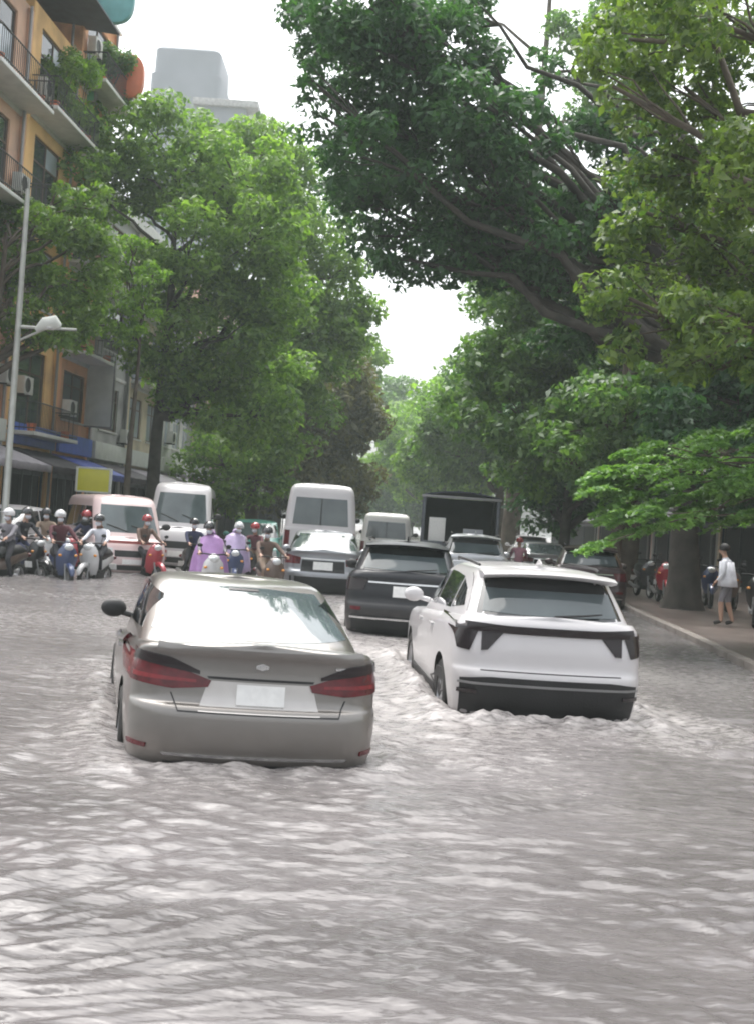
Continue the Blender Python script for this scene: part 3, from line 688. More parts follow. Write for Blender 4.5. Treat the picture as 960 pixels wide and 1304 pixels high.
for i, (px, Y, m, lb) in enumerate(((690, 46, 'paint_palegrey', 'light grey car parked at right kerb ahead of maroon car'), (672, 56, 'paint_white', 'white car parked at right kerb ahead of light grey car'), (662, 68, 'paint_grey', 'grey car furthest along the right kerb'))):
    mid_car(('sedan', 'suv', 'suv')[i], 'parked_car', lb, 'car', px, Y, 3, m, s=(1, 1, 1.1), rear='plain', group='cars parked along the right kerb', sub=2)
# stripes on the pink van
for k, zz in enumerate((.66, .84)):
    G().box((-.93, -2.0, zz), (-.921, 2.0, zz + .07)).build('stripe', 'stripe_red', pv)
    G().box((.921, -2.0, zz), (.93, 2.0, zz + .07)).build('stripe', 'stripe_red', pv)
G().box((-.72, 2.345, 1.02), (.72, 2.36, 1.09), .004).build('stripe', 'stripe_red', pv)

# dark covered truck, seen from the back
pm('tarp_navy', (0.022, 0.028, 0.045), 0.55, var=0.25, bump=0.5, bscale=5)
pm('truck_steel', (0.10, 0.11, 0.13), 0.5, 0.3, var=0.2)
def truck():
    p = at(590, 700, 37); t = thing('covered_truck', 'dark navy truck with tarpaulin-covered load bay seen from behind', 'truck', (p.x, 37 + 3.2, ROAD_Z), -R(3))
    W = 1.22
    G().box((-W, -3.2, .85), (W, 1.3, .97), .015).build('load_bed', 'truck_steel', t)
    g = G()
    g.box((-W, -3.15, .97), (-W + .04, 1.3, 2.95), .01); g.box((W - .04, -3.15, .97), (W, 1.3, 2.95), .01); g.box((-W + .04, 1.26, .97), (W - .04, 1.3, 2.95), .01)
    P = []; n = 10
    for y in (-3.2, 1.32):
        for i in range(n + 1): u = -1 + 2 * i / n; P.append((u * (W + .02), y, 2.95 + .16 * (1 - u * u)))
        for i in range(n, -1, -1): u = -1 + 2 * i / n; P.append((u * (W + .02), y, 2.90 + .16 * (1 - u * u)))
    m = 2 * n + 2; g.add(P, [[i, (i + 1) % m, m + (i + 1) % m, m + i] for i in range(m)] + [list(range(m)), list(range(2 * m - 1, m - 1, -1))])
    g.build('tarpaulin', 'tarp_navy', t)
    G().box((-W + .05, -3.21, .98), (W - .05, -3.16, 1.50), .012).build('tailgate', 'truck_steel', t)
    G().box((-W - .03, -3.23, 2.86), (W + .03, -3.14, 2.94), .01).build('rear_bow', 'skid_silver', t)
    for s in (-1, 1):
        G().box((s * 1.16 - .04, -3.22, 1.0), (s * 1.16 + .04, -3.14, 2.86), .01).build('rear_post', 'truck_steel', t)
        G().box((s * .95 - .14, -3.26, .66), (s * .95 + .14, -3.18, .80), .01).build('tail_light', 'tail_red', t)
        G().box((s * .85 - .25, -3.0, .35), (s * .85 + .25, -2.96, .84), .005).build('mud_flap', 'rubber', t)
        for yy in (-2.0, 2.35): wheel(t, .98, yy, .42, s)
    G().box((-.45, -3.1, .55), (.45, 3.1, .85), .02).build('chassis', 'dark_trim', t)
    c = G(); c.box((-1.05, 1.45, .6), (1.05, 3.15, 1.45), .09); c.box((-1.0, 1.5, 1.43), (1.0, 2.95, 2.35), .14); c.build('cab', 'paint_navy', t)
    G().box((-.9, 2.935, 1.6), (.9, 2.965, 2.2), .02).build('windscreen', 'tinted_glass', t)
    G().box((-.2, -3.245, .70), (.2, -3.225, .84), .004).build('number_plate', 'plate_white', t)
    for (lx, w_, h, lab, mt) in ((-.72, .52, .72, 'white box standing at the back of dark truck', 'plate_white'), (.42, .62, .42, 'low grey box standing at the back of dark truck', 'box_grey')):
        q = thing('cargo_box', lab, 'box', t.matrix_basis @ Vector((lx, -2.8, .97)), -R(3), 'boxes in the truck')
        G().box((-w_ / 2, -.25, 0), (w_ / 2, .25, h + .55), .012).build('carton', mt, q)
        G().box((-w_ / 2 - .004, -.03, .01), (w_ / 2 + .004, .03, h + .555), .002).build('tape', 'frame_brown' if mt != 'plate_white' else 'skid_silver', q)
pm('box_grey', (0.36, 0.38, 0.42), 0.7, var=0.12)
truck()

# ------------------------------------------------------------------ people
def person_mesh(J, E, rad, cls, mats, name, parent):
    """one continuous skin: joints J, bones E, radii; each bone has a cloth class"""
    names = list(J); idx = {n: i for i, n in enumerate(names)}
    me = bpy.data.meshes.new(name); me.from_pydata([J[n] for n in names], [(idx[a], idx[b]) for a, b in E], []); me.update()
    o = bpy.data.objects.new(name, me); COL.objects.link(o)
    md = o.modifiers.new('s', 'SKIN'); md.use_smooth_shade = True; md.branch_smoothing = 0.4
    sub = o.modifiers.new('u', 'SUBSURF'); sub.levels = 2
    for i, n in enumerate(names):
        v = me.skin_vertices[0].data[i]; r = rad[n]
        v.radius = r if hasattr(r, '__len__') else (r, r); v.use_root = (n == 'pelvis')
    dg = bpy.context.evaluated_depsgraph_get(); dg.update()
    nm = bpy.data.meshes.new_from_object(o.evaluated_get(dg), depsgraph=dg); nm.name = name
    bpy.data.objects.remove(o)
    keys = list(mats); nm.materials.clear()
    for k in keys: nm.materials.append(M(mats[k]))
    segs = [(Vector(J[a]), Vector(J[b]), cls.get((a, b), 'skin')) for a, b in E]
    for p in nm.polygons:
        c = p.center; best = 9; bc = None
        for a, b, k in segs:
            ab = b - a; tt = max(0, min(1, (c - a).dot(ab) / max(ab.length_squared, 1e-9))); d = (c - a - ab * tt).length
            if d < best: best = d; bc = k
        p.material_index = keys.index(bc); p.use_smooth = True
    q = bpy.data.objects.new(name, nm); COL.objects.link(q); q.parent = parent
    return q

def human(t, pose, shirt, trousers, shoes='shoe_dark', sleeve=True, shorts=False):
    """pose gives joints for pelvis, chest, neck, head, and l/r shoulder, elbow, hand, hip, knee, ankle, toe"""
    J = {}; rad = {}
    P = {k: Vector(v) for k, v in pose.items()}
    def put(n, v, r): J[n] = tuple(v); rad[n] = r
    up = (P['head'] - P['neck']).normalized()
    put('pelvis', P['pelvis'], (.155, .115)); put('belly', P['pelvis'].lerp(P['chest'], .5), (.145, .11)); put('chest', P['chest'], (.165, .12))
    put('neckbase', P['neck'] - up * .03, (.07, .06)); put('neck', P['neck'] + up * .04, .055); put('jaw', P['head'] - up * .06 + P['face'] * .015, (.068, .075))
    put('head', P['head'] + up * .02, (.08, .093)); put('crown', P['head'] + up * .085, (.062, .07)); put('nose', P['head'] - up * .015 + P['face'] * .105, .014)
    E = [('pelvis', 'belly'), ('belly', 'chest'), ('chest', 'neckbase'), ('neckbase', 'neck'), ('neck', 'jaw'), ('jaw', 'head'), ('head', 'crown'), ('head', 'nose')]
    cls = {('pelvis', 'belly'): 'shirt', ('belly', 'chest'): 'shirt', ('chest', 'neckbase'): 'shirt'}
    for s in 'lr':
        sh, el, ha = P[s + 'shoulder'], P[s + 'elbow'], P[s + 'hand']; hp, kn, an, to = P[s + 'hip'], P[s + 'knee'], P[s + 'ankle'], P[s + 'toe']
        fd = (ha - el).normalized()
        wr_ = ha - fd * .08
        put(s + 'sh', sh, .062); put(s + 'el', el, .043); put(s + 'wr', wr_, .028); put(s + 'pa', ha, (.036, .022))
        E += [('chest', s + 'sh'), (s + 'sh', s + 'el'), (s + 'el', s + 'wr'), (s + 'wr', s + 'pa')]
        cls[('chest', s + 'sh')] = 'shirt'; cls[(s + 'sh', s + 'el')] = 'shirt'; cls[(s + 'el', s + 'wr')] = 'shirt' if sleeve else 'skin'
        side = fd.cross(Vector((0, 0, 1)));  side = (side if side.length > .1 else Vector((0, 1, 0))).normalized()
        dn = P.get('curl', Vector((0, 0, -1)))
        for i, (o_, ln) in enumerate(((-.03, .07), (-.01, .08), (.01, .075), (.03, .06))):
            a = ha + fd * .045 + side * o_; b = a + (fd * .6 + dn * .6).normalized() * ln * .6
            put(f'{s}f{i}', a, .0095); put(f'{s}g{i}', b, .008); E += [(s + 'pa', f'{s}f{i}'), (f'{s}f{i}', f'{s}g{i}')]
        th = ha - fd * .02 - side * .055; put(s + 'th', th, .011); put(s + 'tt', th + fd * .035 + dn * .01, .009); E += [(s + 'pa', s + 'th'), (s + 'th', s + 'tt')]
        put(s + 'hi', hp, .088); put(s + 'kn', kn, .06); put(s + 'ca', kn.lerp(an, .35), .055); put(s + 'an', an, .04); put(s + 'to', to, (.042, .032))
        E += [('pelvis', s + 'hi'), (s + 'hi', s + 'kn'), (s + 'kn', s + 'ca'), (s + 'ca', s + 'an'), (s + 'an', s + 'to')]
        cls[('pelvis', s + 'hi')] = 'pants'; cls[(s + 'hi', s + 'kn')] = 'pants'
        cls[(s + 'kn', s + 'ca')] = cls[(s + 'ca', s + 'an')] = 'skin' if shorts else 'pants'; cls[(s + 'an', s + 'to')] = 'shoe'
    return person_mesh(J, E, rad, cls, {'skin': 'skin', 'shirt': shirt, 'pants': trousers, 'shoe': shoes}, 'body', t)

def clothmat(n, c): return pm(n, c, 0.8, var=0.18, scale=7, bump=0.35, bscale=22)
clothmat('shoe_dark', (0.03, 0.028, 0.026)); clothmat('cloth_dark', (0.025, 0.025, 0.032)); clothmat('cloth_maroon', (0.10, 0.03, 0.04))
clothmat('cloth_white', (0.66, 0.67, 0.72)); clothmat('cloth_grey', (0.2, 0.19, 0.21)); clothmat('cloth_navy', (0.035, 0.04, 0.09))
clothmat('cloth_brown', (0.15, 0.10, 0.08)); clothmat('cloth_pink', (0.5, 0.25, 0.32)); clothmat('cloth_tan', (0.32, 0.24, 0.18))
pm('raincoat_purple', (0.36, 0.20, 0.43), 0.35, var=0.15, scale=5, bump=0.4, bscale=9)
pm('raincoat_lilac', (0.45, 0.36, 0.55), 0.35, var=0.15, scale=5, bump=0.4, bscale=9)
pm('helmet_dark', (0.03, 0.03, 0.035), 0.2, coat=1.0); pm('helmet_white', (0.65, 0.65, 0.66), 0.2, coat=1.0); pm('helmet_red', (0.35, 0.03, 0.04), 0.2, coat=1.0)
pm('hair_black', (0.012, 0.01, 0.01), 0.5)

def helmet(t, c, mat, face=(0, 1, 0)):
    c = Vector(c)
    G().ell(c + Vector((0, -.005, .02)), (.125, .145, .135), 16, 8, -.25).build('helmet', mat, t)
    G().box(c + Vector((-.08, .10, .045)), c + Vector((.08, .19, .06)), .006).build('helmet_peak', mat, t)
def mask(t, c, mat='cloth_white'):
    G().ell(Vector(c) + Vector((0, .045, -.055)), (.07, .07, .055), 10, 6).build('face_mask', mat, t)
def hair(t, c):
    G().ell(Vector(c) + Vector((0, -.02, .035)), (.098, .112, .115), 14, 8, -.35).build('hair', 'hair_black', t)
def eyes(t, c):
    for s in (-1, 1): G().ell(Vector(c) + Vector((s * .032, .092, .012)), (.013, .008, .009), 8, 6).build('eye', 'hair_black', t)

def scooter(label, x, y, hd, mat, z=ROAD_Z, group='motorbikes in the flood', name='motor_scooter', lean=0.0):
    t = thing(name, label, 'motorbike', (x, y, z), -R(hd), group)
    r = .27
    for yy in (-.60, .62):
        wg = G().lathe([(r * .74, -.045), (r * .9, -.05), (r * .99, -.025), (r, 0), (r * .99, .025), (r * .9, .05), (r * .74, .045), (r * .74, -.045)], 24)
        o = wg.build('wheel', 'rubber', t); o.location = (0, yy, r)
        rg = G().lathe([(r * .75, -.035), (r * .75, .035), (r * .68, .02), (r * .68, -.02), (r * .75, -.035)], 24); rg.lathe([(.001, -.05), (.05, -.05), (.05, .05), (.001, .05)], 12)
        for k in range(6): a = k * math.pi / 3; rg.tube([(0, math.cos(a) * .04, math.sin(a) * .04), (0, math.cos(a) * r * .7, math.sin(a) * r * .7)], .012, 6)
        rg.build('rim', 'rim_alloy', o)
    G().tube([(0, -.92, .70), (0, -.75, .72), (0, -.4, .66), (0, -.12, .55), (0, .05, .42), (0, .25, .38)], [.05, .12, .16, .15, .11, .06], 14, .85).build('rear_body', mat, t)
    G().tube([(0, -.82, .80), (0, -.6, .83), (0, -.3, .79), (0, -.02, .77), (0, .06, .73)], [.06, .12, .14, .13, .05], 14, 1.0).build('seat', 'seat_vinyl', t)
    # leg shield
    P = []; n = 8
    for j, (yy, zz, hw) in enumerate(((.28, .36, .12), (.36, .52, .2), (.42, .72, .235), (.44, .90, .2), (.42, 1.0, .12))):
        for i in range(n + 1): u = -1 + 2 * i / n; P.append((u * hw, yy + .13 * (1 - u * u) - .03, zz))
    fs = [[j * 9 + i, j * 9 + i + 1, j * 9 + i + 10, j * 9 + i + 9] for j in range(4) for i in range(n)]
    P2 = [(a * .93, b - .05, c) for a, b, c in P]; fs += [[q + 45 for q in f][::-1] for f in fs]
    ring = list(range(9)) + [9 * j + 8 for j in range(1, 5)] + [36 + i for i in range(7, -1, -1)] + [9 * j for j in range(3, 0, -1)]
    fs += [[ring[a], ring[(a + 1) % len(ring)], ring[(a + 1) % len(ring)] + 45, ring[a] + 45] for a in range(len(ring))]
    mk('leg_shield', P + P2, fs, mat, t)
    G().ell((0, .53, .98), (.10, .06, .075), 14, 8).build('headlight', 'headlamp', t)
    G().tube([(0, .36, .95), (0, .42, 1.02), (0, .44, 1.05)], [.09, .12, .06], 10).build('handlebar_cover', mat, t)
    G().tube([(-.34, .30, 1.06), (-.2, .38, 1.08), (0, .42, 1.06), (.2, .38, 1.08), (.34, .30, 1.06)], .016, 8).build('handlebar', 'dark_trim', t)
    for s in (-1, 1):
        G().tube([(s * .24, .37, 1.08), (s * .28, .38, 1.22)], .007, 6).ell((s * .30, .37, 1.25), (.06, .015, .04), 10, 6).build('mirror', 'dark_trim', t)
        G().tube([(s * .065, .62, r), (s * .06, .50, .62)], .02, 8).build('fork', 'skid_silver', t)
        G().ell((s * .17, .47, .80), (.04, .03, .03), 8, 6).build('indicator', 'amber_lens', t)
    fend = G().tube([(0, .62 + .32 * math.cos(a), r + .32 * math.sin(a)) for a in [R(20 + 14 * k) for k in range(11)]], [.03] + [.062] * 9 + [.03], 8); fend.build('mudguard', mat, t)
    G().box((-.10, -.3, .22), (.10, .22, .42), .03).build('engine', 'dark_trim', t)
    G().tube([(.12, .0, .28), (.14, -.4, .27), (.15, -.85, .36)], [.03, .045, .055], 10).build('exhaust', 'skid_silver', t)
    G().ell((0, -.94, .72), (.10, .04, .05), 10, 6).build('tail_light', 'tail_red', t)
    G().box((-.09, -.99, .44), (.09, -.975, .58), .004, Matrix.Rotation(-.25, 3, 'X')).build('number_plate', 'plate_white', t)
    return t
RN = random.Random(12)
def rider(label, bike, shirt, trousers, hel, group='people riding motorbikes', coat=None, shorts=False):
    t = thing('person', label, 'person', bike.location.copy(), bike.rotation_euler.z, group)
    pose = dict(pelvis=(0, -.26, .97), chest=(0, -.17, 1.30), neck=(0, -.12, 1.46), head=(0, -.08, 1.60), face=(0, 1, 0))
    for s, k in ((-1, 'l'), (1, 'r')):
        pose.update({k + 'shoulder': (s * .19, -.15, 1.38), k + 'elbow': (s * .27, .06, 1.16), k + 'hand': (s * .29, .29, 1.085),
                     k + 'hip': (s * .10, -.22, .93), k + 'knee': (s * .17, .20, .80), k + 'ankle': (s * .15, .10, .46), k + 'toe': (s * .16, .25, .43)})
    jx, jy, jz = RN.uniform(-.05, .05), RN.uniform(-.06, .05), RN.uniform(-.04, .03)   # every rider sits a little differently
    for k in ('chest', 'neck', 'head', 'lshoulder', 'rshoulder'): pose[k] = (pose[k][0] + jx * (pose[k][2] - .9) * 2, pose[k][1] + jy * (pose[k][2] - .9) * 2, pose[k][2] + jz)
    if RN.random() < .4: k = RN.choice('lr'); sg = -1 if k == 'l' else 1; pose[k + 'knee'] = (sg * .27, .12, .66); pose[k + 'ankle'] = (sg * .30, .0, .26); pose[k + 'toe'] = (sg * .31, .14, .2)
    human(t, pose, shirt, trousers, shorts=shorts)
    hx, hy, hz = pose['head']
    helmet(t, (hx, hy, hz + .02), hel); mask(t, (hx, hy, hz))
    if coat:
        P = []; n = 28; levels = ((.10, .10, 1.47, 0), (.24, .17, 1.38, .005), (.33, .30, 1.15, .02), (.37, .40, .95, .035), (.40, .47, .72, .05), (.43, .52, .55, .06))
        for rx, ry, z, fo in levels:
            for i in range(n):
                a = 2 * math.pi * i / n; f = 1 + fo / .4 * math.sin(a * 7 + z * 3) * .6
                P.append((math.cos(a) * rx * f, -.12 + math.sin(a) * ry * f, z + (.05 * math.sin(a * 5) if z < .6 else 0)))
        fs = [[j * n + i, j * n + (i + 1) % n, (j + 1) * n + (i + 1) % n, (j + 1) * n + i] for j in range(len(levels) - 1) for i in range(n)]
        o = mk('raincoat', P, fs, coat, t, sharp=80)
        so_ = o.modifiers.new('t', 'SOLIDIFY'); so_.thickness = .008
        G().tube([(0, -.22, 1.42), (0, -.20, 1.52), (0, -.16, 1.50)], [.10, .09, .05], 10).build('hood', coat, t)
    return t

pm('bike_black', (0.02, 0.02, 0.022), 0.3, coat=0.8); pm('bike_white', (0.6, 0.6, 0.6), 0.3, coat=0.8); pm('bike_red', (0.38, 0.03, 0.045), 0.3, coat=0.8)
pm('bike_blue', (0.04, 0.06, 0.14), 0.3, coat=0.8); pm('bike_bronze', (0.14, 0.10, 0.08), 0.3, coat=0.8)
def sc(px, Y, hd, mat, lb, **k): p = at(px, 700, Y); return scooter(lb, p.x, Y, hd, mat, **k)
b1 = sc(34, 26.6, 128, 'bike_black', 'black scooter carrying a rider in dark clothes by white parked car')
rider('rider in black jacket and dark helmet by white parked car', b1, 'cloth_dark', 'cloth_navy', 'helmet_dark')
b2 = sc(80, 25.8, 150, 'bike_blue', 'dark blue scooter carrying a rider in maroon jacket')
rider('rider in maroon jacket beside pink striped van', b2, 'cloth_maroon', 'cloth_dark', 'helmet_white')
b3 = sc(124, 26.6, 190, 'bike_white', 'white scooter carrying a rider in white top before pink striped van')
rider('rider in white top and dark helmet in front of pink striped van', b3, 'cloth_white', 'cloth_dark', 'helmet_dark')
b4 = sc(270, 25.0, 164, 'bike_white', 'white scooter carrying a rider in purple raincoat')
rider('rider wrapped in a purple raincoat beside white minibus', b4, 'cloth_grey', 'cloth_dark', 'helmet_dark', coat='raincoat_purple')
b5 = sc(300, 29, 172, 'bike_blue', 'blue scooter carrying a rider in pale lilac raincoat')
rider('rider in pale lilac raincoat in front of teal car', b5, 'cloth_grey', 'cloth_dark', 'helmet_white', coat='raincoat_lilac')
b6 = sc(345, 25.8, 158, 'bike_bronze', 'bronze scooter carrying a rider in brown jacket next to grey saloon')
rider('rider in brown jacket beside the grey saloon', b6, 'cloth_brown', 'cloth_tan', 'helmet_dark')
b7 = sc(660, 38, 4, 'bike_red', 'red scooter carrying a rider in pink shirt beside dark covered truck')
rider('rider in pink shirt beside the dark covered truck', b7, 'cloth_pink', 'cloth_grey', 'helmet_red')
b8 = sc(846, 31, 185, 'bike_red', 'red scooter parked on pavement by the thick tree trunk', z=PAVE_Z, group='scooters parked on the right pavement')
b9 = sc(968, 24.5, 200, 'bike_black', 'black scooter parked on pavement behind person in white shirt', z=PAVE_Z, group='scooters parked on the right pavement')
b10 = sc(985, 26.5, 200, 'bike_white', 'white scooter parked on pavement next to black parked scooter', z=PAVE_Z, group='scooters parked on the right pavement')

sc(905, 30.5, 190, 'bike_blue', 'dark blue scooter parked beyond the thick trunk near the yellow walled house', z=PAVE_Z, group='scooters parked on the right pavement')
sc(822, 33.5, 175, 'bike_black', 'black scooter parked between red parked scooter and maroon car', z=PAVE_Z, group='scooters parked on the right pavement')
sc(935, 29.5, 205, 'bike_bronze', 'bronze scooter parked behind the person in white shirt', z=PAVE_Z, group='scooters parked on the right pavement')
for px, Y, hd, bm_, lb, rl, sh, tr_, he in (
    (2, 25.2, 200, 'bike_bronze', 'bronze scooter at the lamp post carrying a rider in grey', 'rider in grey top and white helmet at the lamp post', 'cloth_grey', 'cloth_dark', 'helmet_white'),
    (60, 29.0, 160, 'bike_white', 'white scooter behind the black and blue scooters', 'rider in tan shirt behind the black and maroon clad riders', 'cloth_tan', 'cloth_navy', 'helmet_dark'),
    (103, 29.5, 205, 'bike_red', 'red scooter wedged between the blue scooter and pink striped van', 'rider in navy jacket and red helmet beside pink striped van', 'cloth_navy', 'cloth_dark', 'helmet_red'),
    (188, 29.0, 140, 'bike_red', 'red scooter between pink striped van and white minibus', 'rider in brown coat and red helmet between pink van and minibus', 'cloth_brown', 'cloth_dark', 'helmet_red'),
    (250, 30.5, 150, 'bike_black', 'black scooter in front of the white minibus', 'rider in dark blue jacket in front of the white minibus', 'cloth_navy', 'cloth_dark', 'helmet_dark'),
    (322, 31.0, 196, 'bike_black', 'black scooter in front of the teal car', 'rider in maroon top and red helmet in front of teal car', 'cloth_maroon', 'cloth_tan', 'helmet_red')):
    rider(rl, sc(px, Y, hd, bm_, lb), sh, tr_, he)

# person on the right pavement
pp = at(925, 760, 24.0)
t = thing('person', 'person in loose white shirt and dark shorts standing on the right pavement', 'person', (pp.x, 24.0, PAVE_Z), R(60))
pose = dict(pelvis=(0, 0, .90), chest=(0, .05, 1.22), neck=(0, .09, 1.40), head=(0, .13, 1.53), face=(0, 1, 0),
    lshoulder=(-.18, .06, 1.32), lelbow=(-.26, .04, 1.06), lhand=(-.24, .20, .86), rshoulder=(.18, .06, 1.32), relbow=(.25, -.03, 1.06), rhand=(.24, .10, .83),
    lhip=(-.10, 0, .86), lknee=(-.11, .09, .48), lankle=(-.11, .06, .09), ltoe=(-.12, .21, .045), rhip=(.10, 0, .86), rknee=(.11, .00, .47), rankle=(.11, -.12, .09), rtoe=(.12, .03, .045))
human(t, pose, 'cloth_white', 'cloth_grey', shorts=True); hair(t, (0, .13, 1.53)); eyes(t, (0, .13, 1.53))
# loose shirt hem
P = []; n = 26; lv = ((.20, .14, 1.30, .05), (.225, .165, 1.1, .03), (.235, .175, .95, .01), (.255, .19, .80, 0))
for rx, ry, z, yo in lv:
    for i in range(n): a = 2 * math.pi * i / n; f = 1 + .05 * math.sin(a * 6 + z * 5) * (1.4 - z) * 2; P.append((math.cos(a) * rx * f, yo + math.sin(a) * ry * f, z))
o = mk('shirt', P, [[j * n + i, j * n + (i + 1) % n, (j + 1) * n + (i + 1) % n, (j + 1) * n + i] for j in range(3) for i in range(n)], 'cloth_white', t, sharp=80)
o.modifiers.new('t', 'SOLIDIFY').thickness = .008

# ------------------------------------------------------------------ buildings
pm('plaster_orange', (0.70, 0.37, 0.20), 0.85, var=0.12, scale=0.8, bump=0.3, dirt=(0.50, 0.27, 0.16))
pm('plaster_yellow', (0.76, 0.48, 0.21), 0.85, var=0.12, scale=0.8, bump=0.3, dirt=(0.6, 0.37, 0.18))
pm('plaster_peach', (0.66, 0.42, 0.30), 0.85, var=0.12, scale=0.8, bump=0.3, dirt=(0.5, 0.34, 0.26))
pm('plaster_cream', (0.56, 0.49, 0.36), 0.85, var=0.15, scale=0.8, bump=0.3, dirt=(0.38, 0.34, 0.26))
pm('plaster_grey', (0.36, 0.36, 0.35), 0.85, var=0.18, scale=0.8, bump=0.3, dirt=(0.25, 0.25, 0.24))
pm('plaster_pink', (0.52, 0.36, 0.31), 0.85, var=0.15, scale=0.8, bump=0.3, dirt=(0.38, 0.28, 0.24))
pm('plaster_white', (0.60, 0.60, 0.58), 0.85, var=0.1, scale=0.8, bump=0.3, dirt=(0.42, 0.42, 0.4))
pm('awning_dark', (0.04, 0.036, 0.045), 0.7, var=0.2); pm('awning_blue', (0.06, 0.10, 0.42), 0.6, var=0.2); pm('awning_grey', (0.34, 0.32, 0.36), 0.6, var=0.15)
pm('awning_green', (0.10, 0.40, 0.20), 0.6, var=0.15); pm('shutter', (0.10, 0.105, 0.12), 0.5, 0.4, var=0.2); pm('interior', (0.03, 0.03, 0.035), 0.9)
pm('sign_yellow', (0.62, 0.60, 0.05), 0.4, var=0.06); pm('sign_white', (0.60, 0.62, 0.58), 0.5, var=0.08); pm('sign_red', (0.62, 0.16, 0.07), 0.45, var=0.1)
pm('sign_teal', (0.12, 0.34, 0.34), 0.4, var=0.12); pm('roof_tin', (0.05, 0.055, 0.075), 0.6, 0.2, var=0.25); pm('roof_pale', (0.45, 0.44, 0.43), 0.6, var=0.2)
pm('sign_blue', (0.08, 0.14, 0.5), 0.4, var=0.1)
rngb = random.Random(4)
def building(side, Y0, Y1, floors, fh, wall, label, balconies=(), trim='frame_white', frame='frame_brown', glass='window_glass', awn='awning_dark', sign=None, roof='parapet', cat='building', shop=True, bays=1, g0=3.6, setback=0.0):
    kf = front_l if side < 0 else front_r
    a = Vector((kf(Y0), Y0, PAVE_Z)); b = Vector((kf(Y1), Y1, PAVE_Z)); W = (b - a).length - .03
    if side < 0: org, xd = a, (b - a).normalized()
    else: org, xd = b, (a - b).normalized()
    yd = Vector((-xd.y, xd.x, 0)); org = org + yd * setback
    t = thing('building', label, cat, org, math.atan2(xd.y, xd.x))
    H = g0 + floors * fh; D = 11.0; fw = .22
    g = G(); g.box((0, fw, 0), (W, D, H), 0)
    ow = []   # openings
    if shop: ow.append((.35, W - .35, .0, g0 - .75))
    for k in range(floors):
        z0 = g0 + k * fh
        for j in range(bays):
            bw = W / bays; c = bw * (j + .5); hw = min(.34 * bw, 1.25)
            ow.append((c - hw, c + hw, z0 + (.12 if k in balconies else .9), z0 + fh - .55))
    # facade skin with real openings: columns x rows of cells
    xs = sorted({0, W} | {round(o_[0], 4) for o_ in ow} | {round(o_[1], 4) for o_ in ow}); zs_ = sorted({0, H} | {round(o_[2], 4) for o_ in ow} | {round(o_[3], 4) for o_ in ow})
    for i in range(len(xs) - 1):
        run = None
        for j in range(len(zs_) - 1):
            cx, cz = (xs[i] + xs[i + 1]) / 2, (zs_[j] + zs_[j + 1]) / 2
            solid = not any(o_[0] < cx < o_[1] and o_[2] < cz < o_[3] for o_ in ow)
            if solid: run = [zs_[j], zs_[j + 1]] if run is None else [run[0], zs_[j + 1]]
            if (not solid or j == len(zs_) - 2) and run: g.box((xs[i], 0, run[0]), (xs[i + 1], fw + .001 * 0, run[1])); run = None
    g.build('wall', wall, t, smooth=False)
    for k, (x0, x1, z0, z1) in enumerate(ow):
        if shop and k == 0:
            G().box((x0, fw - .015, z0), (x1, fw - .004, z1)).build('shopfront', 'interior', t, smooth=False)
            n = 4
            for i in range(n + 1):
                xx = x0 + (x1 - x0 - .08) * i / n
                G().box((xx, .08, 0), (xx + .08, .16, z1), .006).build('shop_post', 'shutter', t)
            G().box((x0, .10, z1 - .5), (x1, .15, z1 - .01), .01).build('shutter_box', 'shutter', t)
            continue
        wn = G(); b_ = .07
        wn.box((x0, .06, z0), (x0 + b_, .14, z1)); wn.box((x1 - b_, .06, z0), (x1, .14, z1)); wn.box((x0 + b_, .06, z1 - b_), (x1 - b_, .14, z1)); wn.box((x0 + b_, .06, z0), (x1 - b_, .14, z0 + b_))
        xm = (x0 + x1) / 2; wn.box((xm - .03, .065, z0 + b_), (xm + .03, .135, z1 - b_)); zt = z0 + (z1 - z0) * .72; wn.box((x0 + b_, .07, zt - .025), (xm - .03, .13, zt + .025)); wn.box((xm + .03, .07, zt - .025), (x1 - b_, .13, zt + .025))
        fr = wn.build('window', frame, t, smooth=False)
        for xa, xb in ((x0 + b_, xm - .03), (xm + .03, x1 - b_)):
            for za, zb in ((z0 + b_, zt - .025), (zt + .025, z1 - b_)):
                G().box((xa, .095, za), (xb, .105, zb)).build('pane', glass if rngb.random() > .25 else 'curtain_glass', fr, smooth=False)
        G().box((x0 - .08, -.07, z0 - .07), (x1 + .08, .05, z0 - .003), .008).build('window_sill', trim, t)
    for k in range(floors):
        z0 = g0 + k * fh
        G().box((-.0, -.06, z0 - .18), (W, -.003, z0 - .04), .01).build('string_course', trim, t)
        if k in balconies:
            G().box((.12, -1.0, z0 - .04), (W - .12, -.004, z0 + .08), .012).build('balcony_slab', trim, t)
            r = G()
            for s in ((.16, -.96, W - .16, -.96), (.16, -.96, .16, -.02), (W - .16, -.96, W - .16, -.02)):
                p0, p1 = Vector((s[0], s[1], 0)), Vector((s[2], s[3], 0)); n = max(2, int((p1 - p0).length / .14))
                for zz in (.18, 1.0): r.tube([p0 + Vector((0, 0, z0 + zz)), p1 + Vector((0, 0, z0 + zz))], .022, 6)
                for i in range(n + 1): q = p0.lerp(p1, i / n); r.tube([q + Vector((0, 0, z0 + .08)), q + Vector((0, 0, z0 + 1.0))], .011, 5)
            r.build('balcony_railing', 'railing_iron', t)
            for i in range(2): G().lathe([(.001, 0), (.12, 0), (.16, .26), (.14, .26), (.12, .05), (.001, .05)], 12, 'Z', (.6 + i * (W - 1.3), -.72, z0 + .082)).build('flower_pot', 'sign_red', t)
